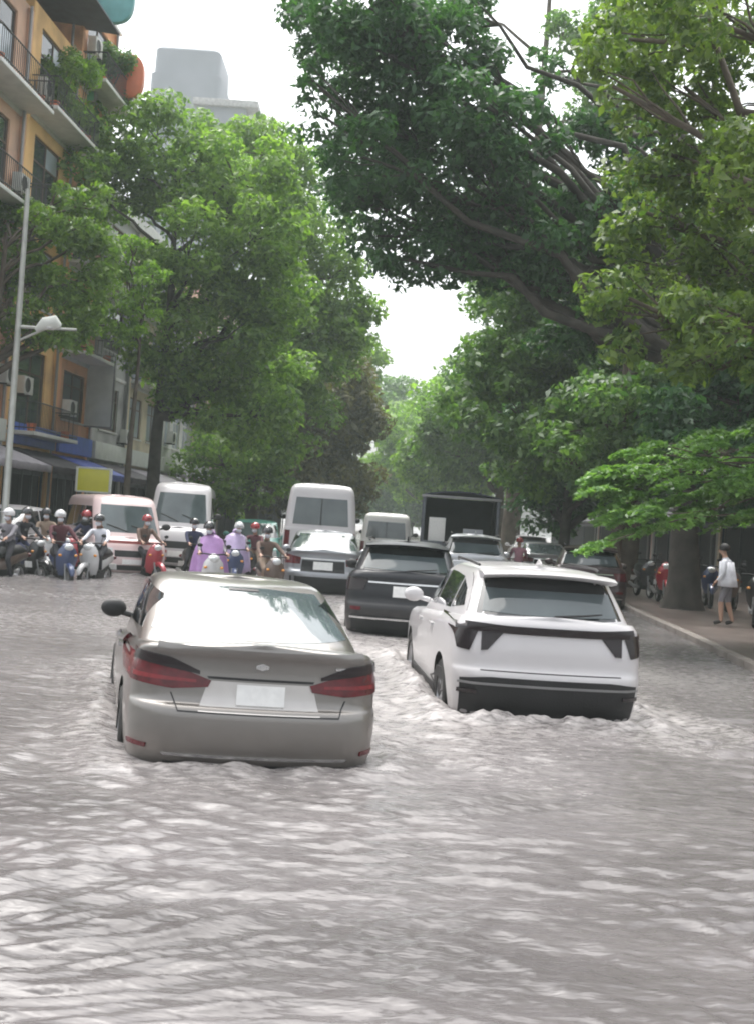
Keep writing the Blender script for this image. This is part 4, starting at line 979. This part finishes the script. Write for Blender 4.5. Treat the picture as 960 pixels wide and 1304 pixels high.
    for k in range(floors):      # air conditioners and a downpipe
        if rngb.random() < .75:
            xx = W * rngb.choice((.12, .80)); zz = g0 + k * fh + rngb.uniform(.5, 1.6)
            ac = G().box((xx, -.42, zz), (xx + .8, -.12, zz + .56), .02).build('air_conditioner', 'frame_white', t)
            G().lathe([(.001, -.425), (.2, -.425), (.22, -.435), (.24, -.424)], 16, 'Y', (xx + .3, 0, zz + .28)).build('fan_grille', 'railing_iron', ac)
            for bx in (.05, .66): G().box((xx + bx, -.40, zz - .05), (xx + bx + .06, -.001, zz - .004)).build('bracket', 'railing_iron', ac)
    G().tube([(W - .38, -.16, .05), (W - .38, -.16, H - .1)], .05, 8).build('downpipe', 'skid_silver', t)
    for s in (0, W - .28):
        G().box((s, -.10, g0 - .2), (s + .28, -.002, H - .1), .012).build('pilaster', trim if trim != 'frame_white' else wall, t)
    if shop:
        aw = G(); n = 10; L_ = 1.7; P = []
        for yy, zz in ((0, g0 - .42), (-L_ * .5, g0 - .68), (-L_, g0 - .98), (-L_, g0 - 1.2)):
            for i in range(n + 1): P.append((.1 + (W - .2) * i / n, yy - .02, zz + .02 * (i % 2)))
        aw.add(P, [[j * 11 + i, j * 11 + i + 1, (j + 1) * 11 + i + 1, (j + 1) * 11 + i] for j in range(3) for i in range(n)])
        o = aw.build('awning', awn, t, sharp=70); o.modifiers.new('t', 'SOLIDIFY').thickness = .025
        G().box((.2, -.24, g0 - .32), (W - .2, -.11, g0 + .36), .015).build('shop_sign', sign or 'sign_white', t)
    if roof == 'parapet':
        G().box((-.05, -.2, H), (W + .05, .25, H + .12), .015).box((0, .0, H + .121), (W, .18, H + .8), .01).build('parapet', trim, t)
    elif roof == 'tin':
        P = [(-.35, -1.3, H + .95), (W + .35, -1.3, H + .95), (W + .35, D, H + 2.3), (-.35, D, H + 2.3)]
        P += [(a_, b__, c_ - .06) for a_, b__, c_ in P]
        mk('roof', P, [[0, 1, 2, 3], [7, 6, 5, 4], [0, 4, 5, 1], [1, 5, 6, 2], [2, 6, 7, 3], [3, 7, 4, 0]], 'roof_tin', t, smooth=False)
        for x_ in (.15, W - .15):
            for y_ in (-.9, 3, 8): G().tube([(x_, max(y_, .2), H), (x_, max(y_, .2), H + 1.0 + .11 * max(y_, 0))], .05, 8).build('roof_post', 'skid_silver', t)
    return t
A_ = building
A_(-1, 27.5, 32.0, 4, 3.3, 'plaster_pink', 'faded pink narrow house with balconies beyond the lamp post', (1, 2), awn='awning_grey')
A_(-1, 32.0, 36.6, 4, 3.3, 'plaster_peach', 'peach narrow house with pale balcony slabs next to ochre house', (1, 2, 3), roof='tin', awn='awning_grey')
A_(-1, 36.6, 41.2, 4, 3.4, 'plaster_yellow', 'tall yellow ochre house with dark tin roof and green awning', (0, 2, 3), roof='tin', awn='awning_dark', sign='sign_blue')
A_(-1, 41.2, 45.4, 5, 3.2, 'plaster_orange', 'orange plaster house with brown windows and round red sign', (1, 2, 4), awn='awning_blue', sign='sign_blue')
A_(-1, 45.4, 50.2, 3, 3.2, 'plaster_grey', 'grey house with tall narrow white signboard', (2,), awn='awning_dark')
A_(-1, 50.2, 56.5, 3, 3.2, 'plaster_cream', 'cream house with orange upper balcony behind the left trees', (1, 2), glass='curtain_glass', bays=2, awn='awning_grey')
A_(-1, 56.5, 63.0, 2, 3.3, 'plaster_white', 'pale house with many bluish window panes behind dark trunk', (), glass='curtain_glass', bays=3, awn='awning_grey', frame='frame_white')
A_(-1, 63.0, 72.0, 3, 3.3, 'plaster_pink', 'pink house half hidden behind the left trees', (1,), bays=2)
A_(-1, 72.0, 84.0, 3, 3.3, 'plaster_cream', 'long cream house far along the left pavement', (1, 2), bays=3)
A_(-1, 84.0, 100.0, 4, 3.3, 'plaster_grey', 'wide grey block furthest along the left pavement', (2,), bays=4)
A_(1, 17.0, 26.0, 2, 3.4, 'plaster_cream', 'cream house behind the fresh green low tree on the right', (1,), bays=2, setback=2)
A_(1, 26.0, 37.0, 2, 3.4, 'plaster_yellow', 'yellow walled house behind the thick tree trunk', (), bays=3, sign='sign_red', setback=1)
A_(1, 37.0, 50.0, 3, 3.4, 'plaster_cream', 'cream three storey block behind parked cars', (1,), bays=3)
A_(1, 50.0, 66.0, 3, 3.4, 'plaster_grey', 'grey block behind the tall street trees on the right', (2,), bays=4)
A_(1, 66.0, 90.0, 3, 3.4, 'plaster_pink', 'long pinkish block furthest along the right pavement', (1,), bays=5)
A_(1, 90.0, 130.0, 3, 3.4, 'plaster_white', 'long white block in the haze at the end of street', (1,), bays=7)

# far pale tower over the left trees
pm('tower_grey', (0.30, 0.31, 0.345), 0.8, var=0.08, scale=0.2)
def tower():
    p = at(222, 300, 170); t = thing('apartment_tower', 'pale grey boxy high-rise tower above the left trees', 'tower', (p.x, 176, ROAD_Z))
    V = []; n = 40; H = at(222, 55, 170).z
    def ol(s, n=40):
        return [(5.2 * s * math.copysign(abs(math.cos(a)) ** .2, math.cos(a)), 6 * s * math.copysign(abs(math.sin(a)) ** .2, math.sin(a))) for a in [2 * math.pi * i / n for i in range(n)]]
    lv = [(0, 1), (H - 4, 1), (H - 3.9, .93), (H - .3, .92), (H, .88)]
    for z, s in lv: V += [(x, y, z) for x, y in ol(s)]
    fs = [[j * n + i, j * n + (i + 1) % n, (j + 1) * n + (i + 1) % n, (j + 1) * n + i] for j in range(len(lv) - 1) for i in range(n)] + [[(len(lv) - 1) * n + i for i in range(n)]]
    mk('wall', V, fs, 'tower_grey', t)
    for k in range(int((H - 12) / 3.4)):
        z = 4 + k * 3.4
        if z < 24: continue
        for xx in (-3.4, -1.15, 1.15, 3.4):
            G().box((xx - .75, -6.06, z), (xx + .75, -5.6, z + 1.5)).build('window', 'window_glass', t, smooth=False)
    q = at(283, 130, 150); u = thing('apartment_block', 'low pale block with flat overhanging roof next to the high-rise tower', 'building', (q.x, 155, ROAD_Z))
    G().box((-3.4, -4, 0), (3.0, 5, q.z)).build('wall', 'tower_grey', u, smooth=False)
    G().box((-3.8, -4.6, q.z + .01), (4.6, 5.4, q.z + .9), .1).build('roof', 'roof_pale', u)
    for k in range(4):
        for xx in (-1.8, 1.2): G().box((xx - .8, -4.05, q.z - 4 - 3.4 * k), (xx + .8, -3.9, q.z - 2.2 - 3.4 * k)).build('window', 'curtain_glass', u, smooth=False)
tower()

# signs on the left fronts
def hang_sign(name, label, px0, py0, px1, py1, Y, mat, d=.12, rounded=0.02, cat='sign', shape='box'):
    a, b = at(px0, py0, Y), at(px1, py1, Y); cx, cz = (a.x + b.x) / 2, (a.z + b.z) / 2; hw, hh = abs(b.x - a.x) / 2, abs(a.z - b.z) / 2
    t = thing(name, label, cat, (cx, Y, cz - hh))
    if shape == 'box':
        G().box((-hw, -d / 2, 0), (hw, d / 2, 2 * hh), min(rounded, hw * .4)).build('panel', mat, t)
        fr = G()
        for lo, hi in (((-hw - .03, -d * .6, -.03), (hw + .03, d * .6, .02)), ((-hw - .03, -d * .6, 2 * hh - .02), (hw + .03, d * .6, 2 * hh + .03)), ((-hw - .03, -d * .6, .021), (-hw + .02, d * .6, 2 * hh - .021)), ((hw - .02, -d * .6, .021), (hw + .03, d * .6, 2 * hh - .021))): fr.box(lo, hi, .004)
        fr.build('frame', 'skid_silver', t)
    else:
        P = []; n = 28
        for yy, s in ((-d / 2, .94), (-d / 2 + .03, 1), (d / 2 - .03, 1), (d / 2, .94)):
            for i in range(n): a_ = 2 * math.pi * i / n; P.append((hw * s * math.copysign(abs(math.cos(a_)) ** .7, math.cos(a_)), yy, hh + hh * s * math.copysign(abs(math.sin(a_)) ** .7, math.sin(a_))))
        mk('panel', P, [[j * n + i, j * n + (i + 1) % n, (j + 1) * n + (i + 1) % n, (j + 1) * n + i] for j in range(3) for i in range(n)] + [list(range(n)), list(range(4 * n - 1, 3 * n - 1, -1))], mat, t)
    fx = front_l(Y) - cx
    if fx < -hw:
        for q in (.5, 1.5): G().tube([(-hw - .03 if shape == 'box' else -hw * .9, 0, hh * q), (fx, 0, hh * q)], .035, 6).build('bracket', 'railing_iron', t)
    return t
hang_sign('hanging_sign', 'tall narrow greyish white sign hanging from grey house', 112, 452, 142, 545, 44.8, 'sign_white', .2)
hang_sign('hanging_sign', 'rounded orange red sign high on the orange house', 137, 68, 182, 128, 44.0, 'sign_red', .35, shape='round')
hang_sign('hanging_sign', 'teal shield-shaped sign under the dark tin roof', 114, -40, 170, 32, 42.0, 'sign_teal', .3, shape='round')
hang_sign('hanging_sign', 'flat green sign board on ochre house', 80, 115, 122, 131, 42.5, 'awning_green', .3)
# yellow sign on its own legs on the pavement
def yellow_sign():
    a, b = at(101, 596, 36), at(139, 627, 36); cx = (a.x + b.x) / 2; hw = (b.x - a.x) / 2; z0, z1 = b.z - PAVE_Z, a.z - PAVE_Z
    t = thing('yellow_sign', 'bright yellow square signboard standing behind pink striped van', 'sign', (cx, 36, PAVE_Z))
    G().box((-hw, -.06, z0), (hw, .06, z1), .02).build('panel', 'sign_yellow', t)
    fr = G()
    for s in (-1, 1): fr.box((s * (hw + .03) - .03, -.08, z0 - .04), (s * (hw + .03) + .03, .08, z1 + .04), .006)
    fr.box((-hw, -.08, z1), (hw, .08, z1 + .05), .006); fr.box((-hw, -.08, z0 - .05), (hw, .08, z0), .006); fr.build('frame', 'sign_white', t)
    for s in (-1, 1): G().tube([(s * hw * .8, 0, 0), (s * hw * .8, 0, z0 - .03)], .04, 8).build('leg', 'railing_iron', t)
yellow_sign()

# lamp post on the left pavement
pm('lamp_steel', (0.42, 0.43, 0.40), 0.45, 0.5, var=0.15)
def lamp():
    Y = 30.0; p = at(6, 660, Y); t = thing('lamp_post', 'grey steel lamp post with one arm and lamp head beside orange house', 'street lamp', (p.x, Y, PAVE_Z))
    top = at(22, 240, Y); H = top.z - PAVE_Z
    G().tube([(0, 0, 0), (0, 0, .5), (0, 0, .55), (0, 0, H * .6), (0, 0, H)], [.13, .13, .095, .08, .06], 12).build('pole', 'lamp_steel', t)
    G().lathe([(.001, .0), (.2, 0), (.2, .05), (.13, .08)], 14, 'Z').build('base_plate', 'lamp_steel', t)
    q = at(98, 421, Y); z = q.z - PAVE_Z; L = q.x - p.x
    G().tube([(0.05, 0, z), (L, -.0, z + .02)], [.045, .035], 8).build('arm', 'lamp_steel', t)
    G().tube([(0.05, 0, z - .35), (L * .45, 0, z - .02)], .03, 8).build('arm_brace', 'lamp_steel', t)
    hd = G().tube([(L * .30, 0, z - .05), (L * .45, 0, z + .12), (L * .62, 0, z + .16), (L * .72, 0, z + .08)], [.04, .13, .15, .05], 12, 1.3).build('lamp_head', 'sign_white', t)
    G().ell((L * .55, 0, z + .02), (.16, .12, .05), 12, 6).build('lens', 'headlamp', hd)
lamp()

# ------------------------------------------------------------------ trees
def leafmesh(name, C, N, size, seed, mat, parent, aspect=.46, droop=.35):
    rng = np.random.default_rng(seed); n = len(C)
    nrm = N * .55 + rng.normal(0, .5, (n, 3)) + np.array([0, 0, .45]); nrm /= np.linalg.norm(nrm, axis=1, keepdims=True)
    d = rng.normal(0, 1, (n, 3)); d[:, 2] -= droop; d -= nrm * (d * nrm).sum(1, keepdims=True); d /= np.linalg.norm(d, axis=1, keepdims=True) + 1e-9
    s = np.cross(nrm, d); L = size * (0.5 + 1.05 * rng.random((n, 1)) ** 1.5); Wd = L * aspect * (0.8 + .4 * rng.random((n, 1)))
    a = C - d * L * .5; b = C + s * Wd * .5 + nrm * L * .06; c = C + d * L * .5 - nrm * L * .10; e = C - s * Wd * .5 + nrm * L * .06
    co = np.stack([a, b, c, e], 1).reshape(-1, 3); q = np.arange(n * 4).reshape(-1, 4)
    return link(name, quads(name, co, q), mat, parent)
def limb(g, a, b, r0, r1, rng, n=6, sag=.12, seg=7):
    a, b = Vector(a), Vector(b); L = (b - a).length; pts = []; rad = []
    for i in range(n + 1):
        u = i / n; p = a.lerp(b, u) + Vector((rng.uniform(-1, 1), rng.uniform(-1, 1), rng.uniform(-1, 1))) * L * .05 * (0 < i < n) + Vector((0, 0, sag * L * u * (1 - u)))
        pts.append(p); rad.append(r0 + (r1 - r0) * u)
    g.tube(pts, rad, seg)
    return pts
def tree(name, label, base, r, H, clumps, mat, leaf=.24, dens=1.0, seed=1, bark='bark', group='street trees', fork=.35, lean=(0, 0), flat=.8):
    """clumps: (world position, radius); limbs grow from the trunk to every clump"""
    rng = random.Random(seed); nr = np.random.default_rng(seed)
    base = Vector(base); t = thing(name, label, 'tree', base, 0, group)
    top = Vector((lean[0], lean[1], H)); g = G()
    zs_ = [0, .02, .06, .15, .3, .45, .6, .75, .9, 1.0]; pts = []; rad = []
    for u in zs_:
        pts.append(Vector((lean[0] * u * u, lean[1] * u * u, H * u)) + Vector((math.sin(u * 7 + seed), math.cos(u * 5 + seed), 0)) * r * .3 * (u > .1))
        rad.append(r * (1.55 if u == 0 else 1.25 if u == .02 else 1.08 if u == .06 else 1 - .8 * u))
    g.tube(pts, rad, 14)
    def trunk_at(z):
        z = max(.3, min(H * .98, z)); u = z / H
        for i in range(len(zs_) - 1):
            if zs_[i] <= u <= zs_[i + 1]: k = (u - zs_[i]) / (zs_[i + 1] - zs_[i]); return pts[i].lerp(pts[i + 1], k), rad[i] + (rad[i + 1] - rad[i]) * k
    Cs = []; Ns = []
    lg = G()
    for c, cr in clumps:
        c = Vector(c) - base; dxy = math.hypot(c.x, c.y)
        za = max(H * fork, min(H * .95, c.z - dxy * .55 - cr * .3)); p0, rt = trunk_at(za)
        r0 = min(rt * .75, .05 + .05 * cr + .012 * dxy)
        lp = limb(lg, p0, c, r0, .03, rng, sag=.10)
        nsub = max(7, int(13 * min(1.6, cr / 1.4)))
        for k in range(nsub):
            v = nr.normal(0, 1, 3); v /= np.linalg.norm(v); rr = cr * (.5 + .5 * rng.random())
            sc_ = np.array(c) + v * rr * np.array([1, 1, flat]); sr = cr * (.26 + .20 * rng.random())
            if k % 2 == 0: limb(lg, lp[-2], sc_, .03, .008, rng, 3, .08, 5)
            n = max(24, int(dens * 9.5 * sr * sr / (leaf * leaf * .3)))
            u = nr.normal(0, 1, (n, 3)); u[:, 2] += .25; u /= np.linalg.norm(u, axis=1, keepdims=True)
            rad_ = sr * (.45 + .65 * nr.random((n, 1)) ** .6)
            P = sc_ + u * rad_ * np.array([1.15, 1.15, .75])
            Cs.append(P); Ns.append(u)
    g.build('trunk', bark, t, sharp=80)
    if clumps:
        lg.build('limbs', bark, t, sharp=80)
        leafmesh('crown', np.concatenate(Cs), np.concatenate(Ns), leaf, seed + 50, mat, t)
    return t
def pxc(lst, Y, cr, jit=1.2, seed=0):
    rng = random.Random(seed); out = []
    for it in lst:
        px, py = it[0], it[1]; k = it[2] if len(it) > 2 else 1.0
        out.append((at(px, py, Y + rng.uniform(-jit, jit)), cr * k))
    return out
def base_at(px, Y, z=PAVE_Z): return (at(px, 700, Y).x, Y, z)
def fill(px0, px1, py0, py1, n, seed):
    rng = random.Random(seed); return [(rng.uniform(px0, px1), rng.uniform(py0, py1), rng.uniform(.75, 1.2)) for _ in range(n)]

# right row
tree('street_tree', 'big tree with thick dark trunk by kerb and boughs reaching over the street', (kerb_r(29) + 1.5, 29, PAVE_Z), .37, 13.5,
     pxc([(480, 60), (540, 40), (580, 70), (475, 130), (540, 130), (610, 130), (462, 200, .8), (510, 210), (570, 215), (640, 210), (500, 265), (560, 275), (610, 285), (560, 320, .7), (650, 300), (470, 10), (580, 10, .7), (425, 70, .8), (415, 150, .7), (395, 15, .7), (365, -10, .5), (395, 100, .4), (440, 240, .7), (480, 300, .7), (520, 330, .7), (690, 170, .5), (715, 240, .7), (620, 335, .7), (670, 345, .8), (720, 410, .8), (760, 420, .8), (700, 90, .5),
          (760, 250), (800, 180), (720, 330), (780, 340)], 28.5, 1.35, 2.2, 3), 'leaf_dark', .21, 1.0, 11, 'bark_dark', fork=.42)
tree('street_tree', 'leafy tree standing nearest on right pavement with yellowish green outer leaves', (9.3, 17, PAVE_Z), .4, 10.5,
     pxc([(800, 50), (870, 110), (945, 30), (960, 120), (830, 190), (900, 250), (960, 220), (780, 110, .8), (860, 320), (940, 330), (820, 270, .8), (890, 20), (800, 380, .8), (900, 410), (970, 430), (840, 450, .8)], 18.5, 1.0, 1.6, 5), 'leaf_dull', .16, 1.0, 12, fork=.4)
tree('street_tree', 'dense tree behind the thick trunk filling the right side with dark green', (kerb_r(40) + 1.7, 40, PAVE_Z), .4, 15,
     pxc([(690, 380), (760, 400), (830, 420), (900, 440), (650, 430), (720, 470), (790, 490), (860, 500), (940, 510), (650, 520), (720, 550), (790, 560), (690, 300), (760, 310), (840, 330), (900, 330), (620, 470, .8), (950, 400), (870, 250), (940, 250), (660, 590, .8), (740, 600, .8)], 40, 2.0, 2.5, 7), 'leaf_mid', .27, 1.0, 13, fork=.25)
tree('street_tree', 'very tall tree whose straight bare stem rises against the sky', base_at(648, 58), .42, 30,
     pxc([(650, 330), (700, 280), (650, 390, .8), (670, 430), (720, 380), (640, 490), (690, 500), (740, 260, .7), (760, 130, .7), (650, 260, .6), (720, 40, .6), (790, 40), (810, 130), (590, 0, .5)], 58, 2.3, 2.5, 9), 'leaf_mid', .33, .9, 14, fork=.3)
tree('street_tree', 'pale hazy tree leaning over the street past the tall bare stem', base_at(632, 76), .35, 17,
     pxc(fill(575, 670, 470, 600, 14, 2), 76, 2.4, 3, 10), 'leaf_mid', .4, .9, 15, fork=.2)
tree('street_tree', 'soft green tree in haze on right towards the end of the street', base_at(612, 98), .35, 16,
     pxc(fill(540, 640, 510, 620, 14, 3), 98, 2.6, 3, 11), 'leaf_light', .5, .9, 16, fork=.15)
tree('street_tree', 'most distant tree closing the street end in the haze', base_at(560, 135, ROAD_Z), .4, 16,
     pxc(fill(480, 610, 535, 640, 18, 4), 135, 3.2, 4, 12), 'leaf_light', .6, .9, 17, fork=.1)
tree('street_tree', 'tree with orange brown trunk beside the yellow walled house', base_at(782, 34), .22, 8,
     pxc([(770, 540), (820, 520), (800, 470), (740, 500), (850, 560), (720, 590, .7), (760, 590, .7)], 34.5, 1.5, 1.5, 13), 'leaf_mid', .25, 1.0, 18, 'bark', fork=.4)
tree('street_tree', 'dark tree behind fresh green low tree by the cream house', base_at(1010, 27), .3, 9,
     pxc([(900, 560), (960, 540), (930, 500), (880, 480), (980, 600), (1000, 480), (930, 620, .7)], 28, 1.4, 1.5, 14), 'leaf_dark', .22, 1.1, 19, fork=.3)
tree('street_tree', 'shady low tree over the parked cars on the right', base_at(716, 47), .25, 9,
     pxc(fill(680, 800, 540, 655, 14, 21), 47, 1.7, 2, 22), 'leaf_dark', .3, 1.0, 31, 'bark_dark', fork=.2)
tree('street_tree', 'hazy tree standing in the middle distance where the street bends', base_at(520, 165, ROAD_Z), .4, 18,
     pxc(fill(455, 590, 505, 650, 20, 22), 165, 4.0, 4, 23), 'leaf_mid', .7, .9, 32, fork=.08)
# left row
tree('street_tree', 'dark tree at the lamp post shading the ochre house', base_at(-25, 33), .25, 9,
     pxc([(45, 300), (90, 290), (40, 360), (95, 350), (120, 400, .8), (60, 410), (20, 330), (115, 310, .7), (70, 250, .6), (15, 270, .8), (110, 260, .7), (90, 430, .7), (30, 430, .7)], 34, 1.15, 1.0, 15), 'leaf_olive', .2, 1.0, 20, fork=.5)
tree('street_tree', 'slim tree with bright yellow green leaves before the orange balcony', base_at(158, 38), .14, 8,
     pxc([(165, 360), (185, 400), (150, 410), (175, 430, .8), (195, 350, .7), (150, 340, .7), (165, 310, .7)], 38, .8, .6, 16), 'leaf_light', .2, 1.0, 21, fork=.5)
tree('street_tree', 'broad tree with dark trunk in front of the pale many-windowed house', base_at(192, 43), .28, 14,
     pxc([(140, 190), (200, 175), (265, 195), (320, 220), (160, 250), (230, 250), (300, 275), (340, 300), (250, 320), (310, 350), (240, 390), (300, 420), (340, 390), (230, 450), (290, 480), (330, 470), (255, 520, .8), (310, 540, .8), (110, 230, .8), (215, 330, .8), (230, 480, .7), (345, 530, .8)], 43, 1.7, 2.0, 17), 'leaf_yellow', .26, .85, 22, 'bark_dark', fork=.35)
tree('street_tree', 'tree with light yellow green top further along the left pavement', base_at(318, 57), .3, 18,
     pxc([(330, 190), (370, 215), (350, 270), (400, 290), (380, 340), (420, 370), (360, 400), (405, 430), (340, 470), (385, 480), (430, 420, .8), (440, 340, .6), (460, 390, .6), (455, 450, .6), (430, 300, .5), (300, 230), (360, 530), (320, 580), (280, 590), (300, 640, .7), (340, 620, .7)], 57, 2.1, 2.5, 18), 'leaf_yellow', .33, .75, 23, fork=.2)
tree('street_tree', 'round brownish green tree behind the white van', base_at(385, 74), .35, 11,
     pxc(fill(345, 450, 480, 630, 18, 6), 74, 2.6, 2.5, 19), 'leaf_brown', .38, 1.0, 24, fork=.12)
tree('street_tree', 'pale tree on left in the haze behind the round brownish tree', base_at(430, 100), .35, 15,
     pxc(fill(400, 470, 430, 620, 14, 7), 100, 2.4, 3, 20), 'leaf_olive', .48, .8, 25, fork=.15)
def shrub(label, Y, off, z, r, mat, seed):
    nr = np.random.default_rng(seed); t = thing('balcony_shrub', label, 'plant', (front_l(Y) + off, Y, z), 0, 'shrubs on the upper balconies')
    G().lathe([(.001, 0), (.17, 0), (.22, .34), (.19, .34), (.17, .06), (.001, .06)], 14, 'Z').build('pot', 'sign_red', t)
    g = G(); C = []; N = []
    for k in range(9):
        v = nr.normal(0, .5, 3) * r; c = Vector((v[0], v[1], .5 + r + v[2])); g.tube([(0, 0, .1), c * .5, c], [.025, .018, .006], 5)
        u = nr.normal(0, 1, (260, 3)); u /= np.linalg.norm(u, axis=1, keepdims=True); C.append(np.array(c) + u * r * .5 * (.5 + .6 * nr.random((260, 1)))); N.append(u)
    g.build('stems', 'bark', t); leafmesh('foliage', np.concatenate(C), np.concatenate(N), .17, seed, mat, t)
shrub('bushy olive shrub in pot on top balcony of ochre house, nearer the peach house', 38.2, .45, PAVE_Z + 13.885, .75, 'leaf_olive', 3)
shrub('tall fresh green shrub in pot on top balcony of ochre house, nearer the orange house', 40.2, .45, PAVE_Z + 13.885, .95, 'leaf_light', 4)
shrub('green shrub in pot on top balcony of orange house', 43.4, .45, PAVE_Z + 16.485, .8, 'leaf_mid', 6)
# fresh green low tree with drooping layered fronds
def frond_tree():
    rng = random.Random(8); nr = np.random.default_rng(8)
    base = Vector((8.3, 19.0, PAVE_Z)); t = thing('low_tree', 'low tree with bright fresh green drooping fronds over the right pavement', 'tree', base)
    g = G(); g.tube([(0, 0, 0), (.03, 0, .1), (-.05, .03, 1.2), (-.15, 0, 2.2), (-.3, 0, 2.9)], [.16, .12, .10, .085, .05], 10); g.build('trunk', 'bark', t)
    lg = G(); Cs = []; Ns = []
    layers = []
    for k in range(170):
        px = rng.uniform(765, 1120); u = (px - 765) / 355
        topy = 590 - 62 * min(1, u * 1.6) ** .7; py = rng.uniform(topy, topy + 105 + 40 * u)
        layers.append((at(px, py, 19 + rng.uniform(-1.6, 1.6)), rng.uniform(.45, .8)))
    for c, L in layers:
        c = c - base; h0 = Vector((-.25, 0, 2.7)); out = Vector((c.x - h0.x, c.y - h0.y, 0)); out = out.normalized() if out.length > .1 else Vector((1, 0, 0))
        if rng.random() < .25: limb(lg, h0, c, .025, .008, rng, 5, .18, 5)
        for f in range(3):
            a = rng.uniform(-.9, .9); d = Vector((out.x * math.cos(a) - out.y * math.sin(a), out.x * math.sin(a) + out.y * math.cos(a), 0)); sd_ = Vector((-d.y, d.x, 0))
            for i in range(15):
                s = i / 14; p = c + d * L * (s - .3) + Vector((0, 0, .14 * s - .5 * L * s * s + .02 * f))
                w_ = .17 * math.sin(math.pi * min(1, s * .85 + .12))
                for sg in (-1, 1):
                    for q in (.35, .8): Cs.append(p + sd_ * sg * w_ * q + Vector((rng.uniform(-.02, .02), rng.uniform(-.02, .02), -.05 * q))); Ns.append((d.x * .3 * s, d.y * .3 * s, 1.4))
    lg.build('limbs', 'bark', t)
    leafmesh('crown', np.array([list(c) for c in Cs]), np.array(Ns), .115, 9, 'leaf_fresh', t, .5, .2)
frond_tree()

# ------------------------------------------------------------------ haze
def haze():
    o = G().box((-260, -30, -1.3), (260, 330, 75)).build('haze', None, None, smooth=False)
    m = bpy.data.materials.new('haze'); m.use_nodes = True; t = m.node_tree; t.nodes.remove(t.nodes['Principled BSDF'])
    v = t.nodes.new('ShaderNodeVolumePrincipled'); v.inputs['Color'].default_value = (0.84, 0.95, 0.90, 1); v.inputs['Density'].default_value = 0.0012; v.inputs['Anisotropy'].default_value = 0.0
    t.links.new(v.outputs[0], t.nodes['Material Output'].inputs['Volume'])
    o.data.materials.append(m); struct(o, 'stuff')
haze()
